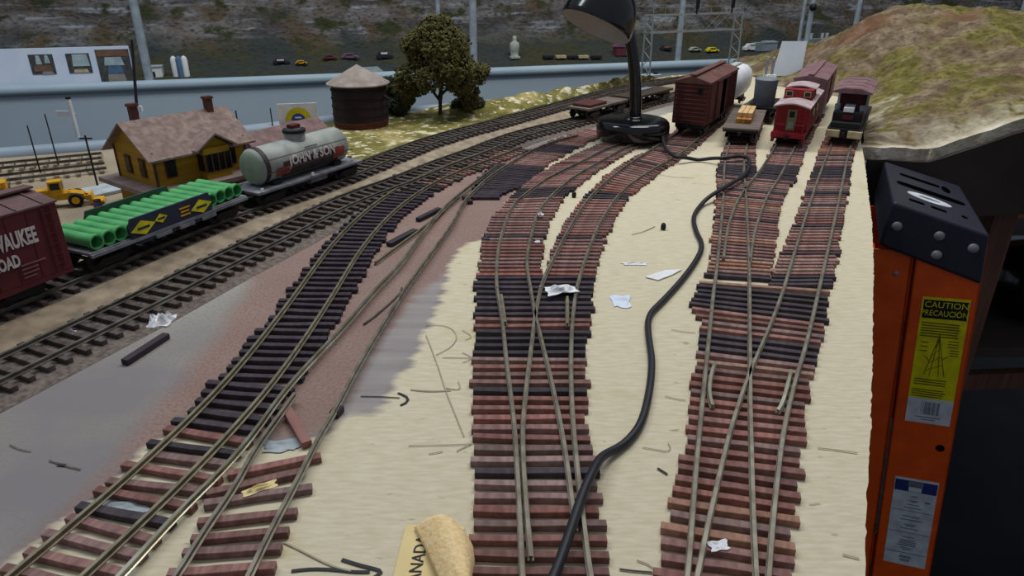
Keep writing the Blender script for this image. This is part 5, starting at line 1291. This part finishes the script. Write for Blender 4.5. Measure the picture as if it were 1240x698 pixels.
# ------------------------------------------------------------------ stepladder standing in the aisle
RL = Matrix(((.9109, .4072, -.0669, 0), (-.4025, .9125, .0736, 0), (.0911, -.0401, .995, 0), (0, 0, 0, 1)))
OL = Vector((.56, .8401, .5102))
vf = (OL.z-FLOOR)/.995
foot = OL+(RL.to_3x3() @ Vector((-.07, 0, -vf)))
ld_ = empty('stepladder', foot, 0, 'folded orange fibreglass stepladder with black cap standing beside the plywood edge', 'ladder')
ld_.matrix_world = Matrix.Translation(foot) @ RL
def U(u, v, w=0): return Vector((u+.07, w, vf-v))
vb = vf-.01
for w0, nm in ((0, 'near'), (.240, 'far')):
    s = 1 if w0 == 0 else -1
    mb = MB()
    a_, b_ = U(-.0895, .56), U(-.0146, vb)
    mb.box(((a_.x+b_.x)/2, w0+s*.0015, (a_.z+b_.z)/2), (b_.x-a_.x, .003, a_.z-b_.z))
    for x in (a_.x+.0015, b_.x-.0015): mb.box((x, w0+s*.013, (a_.z+b_.z)/2), (.003, .026, a_.z-b_.z))
    fr = mb.build('front_rail', 'orange', ld_, bevel=.0008)
    if w0 == 0: front = fr
    mb = MB(); a_, b_ = U(-.1400, .575), U(-.0930, vb-.01)
    mb.box(((a_.x+b_.x)/2, w0+s*.0055, (a_.z+b_.z)/2), (b_.x-a_.x, .003, a_.z-b_.z))
    for x in (a_.x+.0015, b_.x-.0015): mb.box((x, w0+s*.017, (a_.z+b_.z)/2), (.003, .026, a_.z-b_.z))
    rr = mb.build('rear_rail', 'orange', ld_, bevel=.0008)
    for r_, u0, u1 in ((fr, -.092, -.012), (rr, -.142, -.091)):
        a_ = U(u0, vb); b_ = U(u1, vb); MB().box(((a_.x+b_.x)/2, w0+s*.014, .008), (b_.x-a_.x, .034, .03)).build('rubber_foot', 'black', r_)
    if w0 == 0:
        for (u, v) in ((-.1088, .5754), (-.1096, .6063)): MB().ball(U(u, v, .003), .0036, 12, (1, .6, 1)).build('rivet', 'bolt', rr, 60)
        p_ = U(-.0286, .8551, -.0002); MB().cyl(p_, p_+Vector((0, -.0006, 0)), .0052, n=20).build('rail_hole', 'slot', fr)
        p0_, p1_ = U(-.0895, .82, .004), U(-.0910, 1.02, .004); MB().bar(p0_, p1_, .003, .004).build('spreader_bar', 'steel', ld_)
for v in (.78, 1.03, 1.28): 
    a_ = U(-.086, v); b_ = U(-.018, v); MB().box(((a_.x+b_.x)/2, .12, a_.z), (b_.x-a_.x, .236, .022)).build('step', 'steel', ld_, bevel=.001)
for v in (.9, 1.2): 
    a_ = U(-.136, v); b_ = U(-.097, v); MB().box(((a_.x+b_.x)/2, .12, a_.z), (b_.x-a_.x, .226, .02)).build('rear_brace', 'steel', ld_)
P0, P1, Q0, Q1 = [(-.1235, .5089), (-.0156, .5462), (-.1338, .5673), (-.0153, .6118)]
def capo(k0, k1): return [U(u, v) for u, v in (P0, P1, Q1, Q0)]
poly = [(p.x, p.z) for p in capo(0, 0)]
cap = MB().prism(poly[::-1], -.005, .262).build('cap', 'cap_black', ld_, bevel=.004); cap.modifiers['bevel'].segments = 3
for (u, v) in ((-.1158, .5409), (-.0681, .5509), (-.068, .5758), (-.0302, .5646)):
    MB().ball(U(u, v, -.0052), .0062, 16, (1, .45, 1)).build('rivet', 'bolt', cap, 60)
# fittings on the tilted top of the cap: s along P0->P1 , t backwards
e0, e1 = U(*P0), U(*P1); dx_ = (e1-e0).normalized(); up_ = Vector((-dx_.z, 0, dx_.x))
if up_.z < 0: up_ = -up_
WL = (e1-e0).length
mT = Matrix(((dx_.x, 0, up_.x, e0.x), (0, 1, 0, 0), (dx_.z, 0, up_.z, e0.z), (0, 0, 0, 1)))
def oval(cx, cy, rx, ry, z, n=28, p=2.0):
    return [(cx+rx*math.copysign(abs(math.cos(2*PI*k/n))**(2/p), math.cos(2*PI*k/n)), cy+ry*math.copysign(abs(math.sin(2*PI*k/n))**(2/p), math.sin(2*PI*k/n)), z) for k in range(n)]
def plate(pts, th, name, m, par=cap):
    n = len(pts); vs = [mT @ Vector(p) for p in pts]+[mT @ (Vector(p)+Vector((0, 0, th))) for p in pts]
    return MB().add(vs, [tuple(range(n-1, -1, -1)), tuple(range(n, 2*n))]+[(i, (i+1) % n, (i+1) % n+n, i+n) for i in range(n)]).build(name, m, par)
plate(oval(WL*.50, .128, WL*.40, .013, .0001, p=4), .0003, 'tool_slot', 'slot')  # flat black plates; shade of the cap's slots put into their colour
plate(oval(WL*.42, .196, WL*.25, .009, .0001, p=5), .0003, 'tool_slot', 'slot')
plate(oval(WL*.28, .040, WL*.085, .006, .0001, p=5), .0003, 'tool_slot', 'slot'); plate(oval(WL*.52, .040, WL*.085, .006, .0001, p=5), .0003, 'tool_slot', 'slot')
plate(oval(WL*.80, .045, .004, .006, .0001), .0003, 'tool_slot', 'slot'); plate(oval(WL*.74, .19, .006, .02, .0001), .0003, 'tool_slot', 'slot')
st = plate(oval(WL*.45, .082, WL*.25, .017, .0001), .0005, 'oval_sticker', 'label_w'); plate(oval(WL*.45, .082, WL*.12, .004, .0007), .0002, 'sticker_emblem', 'label_g', st)
# labels on the near front rail
def lab(u0, v0, u1, v1, m, name, w=-.0004, th=.0003, par=front): 
    a_, b_ = U(u0, v0), U(u1, v1); return MB().box(((a_.x+b_.x)/2, w, (a_.z+b_.z)/2), (abs(b_.x-a_.x), th, abs(a_.z-b_.z))).build(name, m, par)
u0, v0, W1, H1 = -.0757, .6344, .0536, .1849
ly = lab(u0, v0, u0+W1, v0+H1, 'label_y', 'caution_label')
def L1_(a, b, c_, d, m, nm, w=-.0008): return lab(u0+W1*a, v0+H1*b, u0+W1*c_, v0+H1*d, m, nm, w, .0003, ly)
L1_(.04, .02, .97, .158, 'label_k', 'label_header'); L1_(0, .795, 1, 1, 'label_w', 'label_footer')
def T1(s, fx_, fy, size, m, sq=1.0, par=ly, uu=u0, vv=v0, WW=W1, HH=H1): text('lettering', s, size, m, par, Matrix.Translation(U(uu+WW*fx_, vv+HH*fy, -.0012)) @ RX, .0001, sq)
T1('CAUTION', .52, .055, .0115, 'label_y', .95); T1('PRECAUCIÓN', .50, .118, .0112, 'label_y', .76)
rnd = random.Random(4)
for k in range(6): L1_(.06, .19+k*.020, .06+.86*rnd.uniform(.9, 1), .199+k*.020, 'label_olive', 'text_line')
for k in range(3): L1_(.68, .32+k*.022, .9, .327+k*.022, 'label_olive', 'text_line'); L1_(.10, .34+k*.034, .26, .347+k*.034, 'label_olive', 'text_line')
for k in range(3): L1_(.74, .39+k*.02, .93, .397+k*.02, 'label_olive', 'text_line')
for k in range(3): L1_(.07, .635+k*.02, .07+.72*rnd.uniform(.8, 1), .643+k*.02, 'label_olive', 'text_line')
for k in range(4): L1_(.06, .72+k*.018, .06+.8*rnd.uniform(.8, 1), .727+k*.018, 'label_olive', 'text_line')
mb = MB()
def PT(a, b): p = U(u0+W1*a, v0+H1*b, -.0009); return p
def ln(a, b, c_, d, w=.0007): mb.bar(PT(a, b), PT(c_, d), .0004, w, up=(1, 0, 0))
for sx in (-1, 1): ln(.48, .29, .48+sx*.22, .60); ln(.48, .29, .48+sx*.10, .61)
for t_ in (.3, .5, .7, .9): ln(.48-.22*t_, .29+.31*t_, .48+.22*t_, .29+.31*t_); ln(.48-.22*t_, .29+.31*t_, .48+.22*(t_-.2), .29+.31*(t_-.2), .0005)
ln(.72, .44, .60, .47, .001); ln(.22, .45, .34, .49, .001); ln(.48, .27, .48, .34, .0012)
mb.build('ladder_drawing', 'label_olive', ly)
for k in range(22):
    if rnd.random() < .75: L1_(.31+k*.019, .82, .31+k*.019+rnd.choice((.006, .011)), .925, 'label_g', 'barcode_bar', -.0011)
L1_(.22, .945, .78, .952, 'label_g', 'text_line', -.0011); L1_(.34, .965, .66, .971, 'label_g', 'text_line', -.0011)
u2, v2, W2, H2 = -.077, .9113, .0545, .152
lw = lab(u2, v2, u2+W2, v2+H2, 'label_w', 'safety_label')
def L2_(a, b, c_, d, m, nm, w=-.0008): return lab(u2+W2*a, v2+H2*b, u2+W2*c_, v2+H2*d, m, nm, w, .0003, lw)
L2_(.02, .025, .98, .145, 'label_b', 'label_header'); L2_(.32, .03, .66, .083, 'label_g', 'header_word', -.0011); L2_(.34, .09, .64, .14, 'label_w', 'header_word', -.0011)
for y in (.36, .61, .85): L2_(.02, y, .98, y+.006, 'label_g', 'rule_line')
for y, w in ((.19, .16), (.24, .2), (.255, .1), (.285, .3), (.32, .42), (.42, .42), (.46, .5), (.515, .3), (.53, .2), (.56, .42), (.66, .26), (.70, .34), (.72, .42), (.74, .40), (.76, .42), (.79, .3), (.81, .2), (.89, .26), (.905, .3), (.93, .26), (.945, .2)):
    L2_(.5-w/2, y, .5+w/2, y+.009, 'label_g', 'text_line')
L2_(.76, .235, .88, .25, 'label_g', 'text_line')

# ------------------------------------------------------------------ small things on the plywood
def flat_path(pts, w, name, m, z=.0006, n=None):
    P = smooth_path(spline([at(x, y, 0) for x, y in pts], .003), 1)
    mb = MB(); mb.sweep([Vector((p.x, p.y, z-.0003)) for p in P], [(-w/2, 0), (w/2, 0), (w/2, .0002), (-w/2, .0002)]); o = mb.build(name, m); return tchild(o)
marks = [([(353, 693), (375, 690.5), (400, 691), (430, 694), (448, 694)], .0017, 'ink'), ([(414, 679), (436, 686), (464, 694), (447, 703), (440, 712)], .0019, 'ink'),
  ([(437, 481), (460, 481.5), (484, 483)], .0008, 'ink'), ([(482, 477), (492, 481), (497, 485), (491, 490), (485, 492)], .0017, 'ink'),
  ([(343, 658), (362, 667), (383, 678), (408, 689), (425, 693)], .00091, 'pencil'), ([(516, 407), (523, 425), (532, 450), (540, 475), (552, 505), (562, 530)], .00070, 'pencil'),
  ([(515, 395), (535, 395), (548, 400), (553, 410), (546, 421), (528, 431)], .00056, 'pencil'), ([(536, 434), (555, 434), (572, 435)], .00056, 'pencil'), ([(560, 428), (572, 435), (560, 440)], .00056, 'pencil'), ([(560, 401), (572, 409), (563, 413)], .00049, 'pencil'),
  ([(540, 471), (557, 473), (555, 463)], .00077, 'pencil'), ([(497, 473), (520, 475), (546, 474)], .00098, 'pencil'), ([(495, 541), (530, 540.5), (571, 539)], .00049, 'pencil'), ([(571, 539), (560, 544), (553, 548)], .00056, 'pencil'), ([(519, 551), (528, 550), (536, 548)], .00056, 'pencil'),
  ([(778, 543), (796, 546), (811, 549), (813, 543), (809, 538)], .00056, 'pencil'), ([(771, 680), (785, 684), (793, 691)], .00063, 'pencil'), ([(750, 691), (775, 694), (790, 695)], .0009, 'ink'), ([(796, 568.5), (802, 572), (808, 576)], .0014, 'ink'),
  ([(813, 400), (828, 403), (842, 404)], .00056, 'pencil'), ([(805, 481), (816, 484), (830, 486)], .00056, 'pencil'), ([(765, 285), (780, 281), (793, 275)], .00098, 'pencil'), ([(793, 211), (815, 215), (840, 216)], .00070, 'pencil'), ([(990, 544), (1010, 546), (1038, 550)], .00070, 'pencil'),
  ([(12, 540), (25, 546), (38, 548)], .0006, 'ballast'), ([(60, 559), (78, 565), (98, 570)], .0008, 'ballast'), ([(70, 564), (80, 565)], .0018, 'ink'), ([(1020, 673), (1032, 676), (1040, 678)], .00084, 'pencil')]
for i, (p, w, m) in enumerate(marks): flat_path(p, w, 'pencil_mark', m, .0008+.00001*i)
rnd = random.Random(11)
def crumple(name, px, py, w, d, h, m, label, cat, seed, rz=0, z=.0004, n=14):
    q = at(px, py, z); vs = []; fs = []; r = random.Random(seed)
    for j in range(n+1):
        for i in range(n+1):
            x, y = i/n*2-1, j/n*2-1; rr = 1+.35*noise.noise(Vector((x*1.5+seed, y*1.5, 3))); k = 1-min(1, (x*x+y*y)**.5)
            vs.append((x*w/2*rr, y*d/2*rr, max(.0004, h*(.15+abs(noise.noise(Vector((x*1.4, y*1.4+seed, seed))))*1.4+.08*noise.noise(Vector((x*5, y*5, seed))))*min(1, k*2+.15))))
    for j in range(n):
        for i in range(n): fs.append((j*(n+1)+i, j*(n+1)+i+1, (j+1)*(n+1)+i+1, (j+1)*(n+1)+i))
    nn = len(vs); vs += [(v[0], v[1], 0) for v in vs]; ring = [i for i in range(n+1)]+[(j)*(n+1)+n for j in range(1, n+1)]+[n*(n+1)+i for i in range(n-1, -1, -1)]+[j*(n+1) for j in range(n-1, 0, -1)]
    for a_, b_ in zip(ring, ring[1:]+ring[:1]): fs.append((a_, b_, nn+b_, nn+a_))
    o = MB().add(vs, fs).build(name, m, None, None); o.location = (q.x, q.y, z); o.rotation_euler.z = rz
    return tag(o, label, cat)
crumple('paper_scrap', 194, 390, .019, .019, .013, 'paper', 'white crumpled paper scrap lying above the loose black tie at left', 'paper', 1)
crumple('paper_scrap', 679, 351, .024, .016, .006, 'paper', 'torn white scrap on the black ties of the middle turnout', 'paper', 2, .3, RT+.0006)
crumple('paper_scrap', 752, 365, .016, .024, .0022, 'paperblue', 'faint white smear of paper beside the cord below the bright scrap', 'paper', 3)
q = [at(x, y, .0006) for x, y in ((781, 336), (797, 340), (815, 333), (826, 327), (806, 328))]; c0 = sum(q, Vector())/5
o = MB().add([p-c0 for p in q]+[p-c0+Vector((0, 0, .0008)) for p in q], [(0, 1, 2, 3, 4)[::-1], (5, 6, 7, 8, 9)]+[(i, (i+1) % 5, (i+1) % 5+5, i+5) for i in range(5)]).build('paper_scrap', 'paper'); o.location = c0; tag(o, 'flat bright white paper scrap on plywood left of the cord bend', 'paper')
crumple('plaster_crumb', 768, 320, .022, .006, .002, 'paper', 'thin white crumb line above the bright flat scrap', 'crumb', 6)
crumple('plaster_crumb', 655, 260, .006, .006, .004, 'paper', 'small white crumb on the left leg of the middle turnout', 'crumb', 7, 0, RT+.0004)
crumple('plaster_crumb', 651, 293, .005, .005, .003, 'paper', 'tiny white crumb lower on the left leg of the middle turnout', 'crumb', 8, 0, RT+.0004)
crumple('plaster_crumb', 87, 403, .005, .005, .004, 'paper', 'tiny white crumb between the rails of the second main line', 'crumb', 9, 0, .0024)
crumple('plaster_crumb', 405, 306, .012, .006, .002, 'concrete', 'pale crumb on brown paint right of the second main line', 'crumb', 10)
crumple('plaster_crumb', 870, 661, .010, .006, .002, 'paper', 'white fleck on the near ties of the right-hand turnout', 'crumb', 12, .2, TIE_H+.0006)
crumple('plaster_crumb', 228, 364, .010, .010, .004, 'tie_brown', 'brown clod beside the end ties of the second main line', 'crumb', 13)
crumple('paper_scrap', 143, 614, .030, .012, .0016, 'concrete', 'grey glue-smeared paper between the reddish ties at near left', 'paper', 14, .1)
crumple('paper_scrap', 340, 540, .020, .012, .0012, 'concrete', 'grey paper smear below the loose brown strip', 'paper', 15, .1)
crumple('paper_scrap', 315, 592, .018, .006, .0030, 'sand_back', 'yellowish wood splinter among the crooked ties of the half-laid track', 'splinter', 16, .5, TIE_H+.0004)
def loose_tie(p0, p1, m, label, L=None, w=.0062, h=.0045, z=.0003):
    a_, b_ = at(*p0, .002), at(*p1, .002); c_ = (a_+b_)/2; d = b_-a_
    o = MB().box((0, 0, h/2), (d.length, w, h)).build('loose_tie', m, None, None, .0005); o.location = (c_.x, c_.y, z); o.rotation_euler.z = math.atan2(d.y, d.x); return tag(o, label, 'tie')
loose_tie((151, 440), (202, 407), 'tie_dark', 'loose black tie lying alone on the grey ground at left')
loose_tie((347, 497), (372, 540), 'tie_red', 'loose brown strip lying aslant between the two half-laid rails')
loose_tie((506, 267), (532, 254), 'tie_dark', 'loose black tie stub beside the short loose rail')
loose_tie((471, 297), (503, 280), 'tie_dark', 'loose dark tie stub lower along the short loose rail', w=.0075)
loose_tie((562, 239), (570, 246), 'tie_dark', 'small dark tie piece below the patch of black ties')
loose_tie((404, 504), (412, 495), 'tie_dark', 'dark sliver beside the right half-laid rail')
loose_tie((586, 290), (590, 293), 'tie_dark', 'tiny dark chip left of the middle turnout')
for px, py, lab_ in ((695, 239, 'tiny dark peg between the two legs of the middle turnout'), (803, 278, 'tiny dark peg on the plywood left of the cord'), (844, 176, 'dark peg beside the track right of the lamp')):
    q = at(px, py, .0003); e = MB().lathe([(.0024, 0), (.003, .002), (.0026, .006), (.001, .0075)], 12).build('track_peg', 'dark_metal', None, 40); e.location = q; tag(e, lab_, 'peg')
# folded sandpaper
ax = [at(493, 712, .001), at(502, 640, .001)]
sp_ = empty('folded_sandpaper', (ax[0].x, ax[0].y, .0006), 0, 'folded piece of yellowish sandpaper with printed back at the bottom edge', 'sandpaper')
A0 = at(484, 712, .001)-sp_.location; A1 = at(501, 637, .001)-sp_.location; dA = (A1-A0); dA.z = 0; LA = dA.length; dA.normalize(); nA = Vector((dA.y, -dA.x, 0))
mb = MB(); mb.box((LA/2, .011, .0006), (LA, .030, .0008), Matrix(((dA.x, nA.x, 0, A0.x), (dA.y, nA.y, 0, A0.y), (0, 0, 1, 0), (0, 0, 0, 1)))); back = mb.build('printed_back', 'sand_back', sp_)
mt = Matrix(((dA.x, -nA.x, 0, A0.x), (dA.y, -nA.y, 0, A0.y), (0, 0, 1, .0013), (0, 0, 0, 1)))
text('lettering', 'CANADA', .0088, 'ink', back, mt @ Matrix.Translation((LA*.36, -.0062, 0)), .0001, .95)
text('lettering', '7A', .0088, 'ink', back, mt @ Matrix.Translation((LA*.86, -.0095, 0)), .0001, 1)
# the curl: a sheet rising from the left fold line, arching over and coming down at the right
n1, n2 = 24, 16; vs = []; fs = []
def bz3(a, b, c_, f): return a*(1-f)**2+b*2*f*(1-f)+c_*f*f
def rowp(q, f): return bz3(*[at(*p)-sp_.location for p in q], f)
for j in range(n1+1):
    f = j/n1
    for i in range(n2+1):
        g_ = i/n2
        lft = rowp(((503, 640, .0022), (520, 672, .004), (543, 724, .006)), g_)
        mdl = rowp(((541, 607, .019), (556, 638, .023), (576, 690, .023)), g_)
        rgt = rowp(((556, 645, .0045), (584, 662, .0012), (566, 712, .0012)), g_)
        p = bz3(lft, mdl, rgt, f); vs.append((p.x, p.y, max(p.z, .0012)))
for j in range(n1):
    for i in range(n2): k = j*(n2+1)+i; fs.append((k, k+1, k+n2+2, k+n2+1))
mb = MB().add(vs, fs); cur = mb.build('curled_flap', 'sand_grit', sp_, 70); so = cur.modifiers.new('thickness', 'SOLIDIFY'); so.thickness = .0009; so.offset = 1

# ------------------------------------------------------------------ repeats share a group
GROUPS = {'conduit_post': 'pale conduit posts along the far shelf', 'telegraph_pole': 'thin dark poles behind the depot', 'toy_car': 'toy cars parked on the far shelf',
          'toy_wagon': 'small train on the far shelf', 'timber_block': 'timber load on the flatcar', 'loose_tie': 'loose ties lying off the tracks', 'loose_rail': 'loose rails on the painted ground',
          'paper_scrap': 'white paper scraps on the layout', 'plaster_crumb': 'crumbs lying on the layout', 'track_peg': 'dark pegs on the plywood', 'yard_track': 'yard tracks above the turnouts',
          'siding_track': 'half-buried sidings behind the loader', 'shrub': 'dark shrubs by the big tree', 'turnout_track': 'turnouts on the plywood yard'}
for o in bpy.data.objects:
    k = o.name.split('.')[0]
    if o.parent is None and k in GROUPS and 'group' not in o: o['group'] = GROUPS[k]
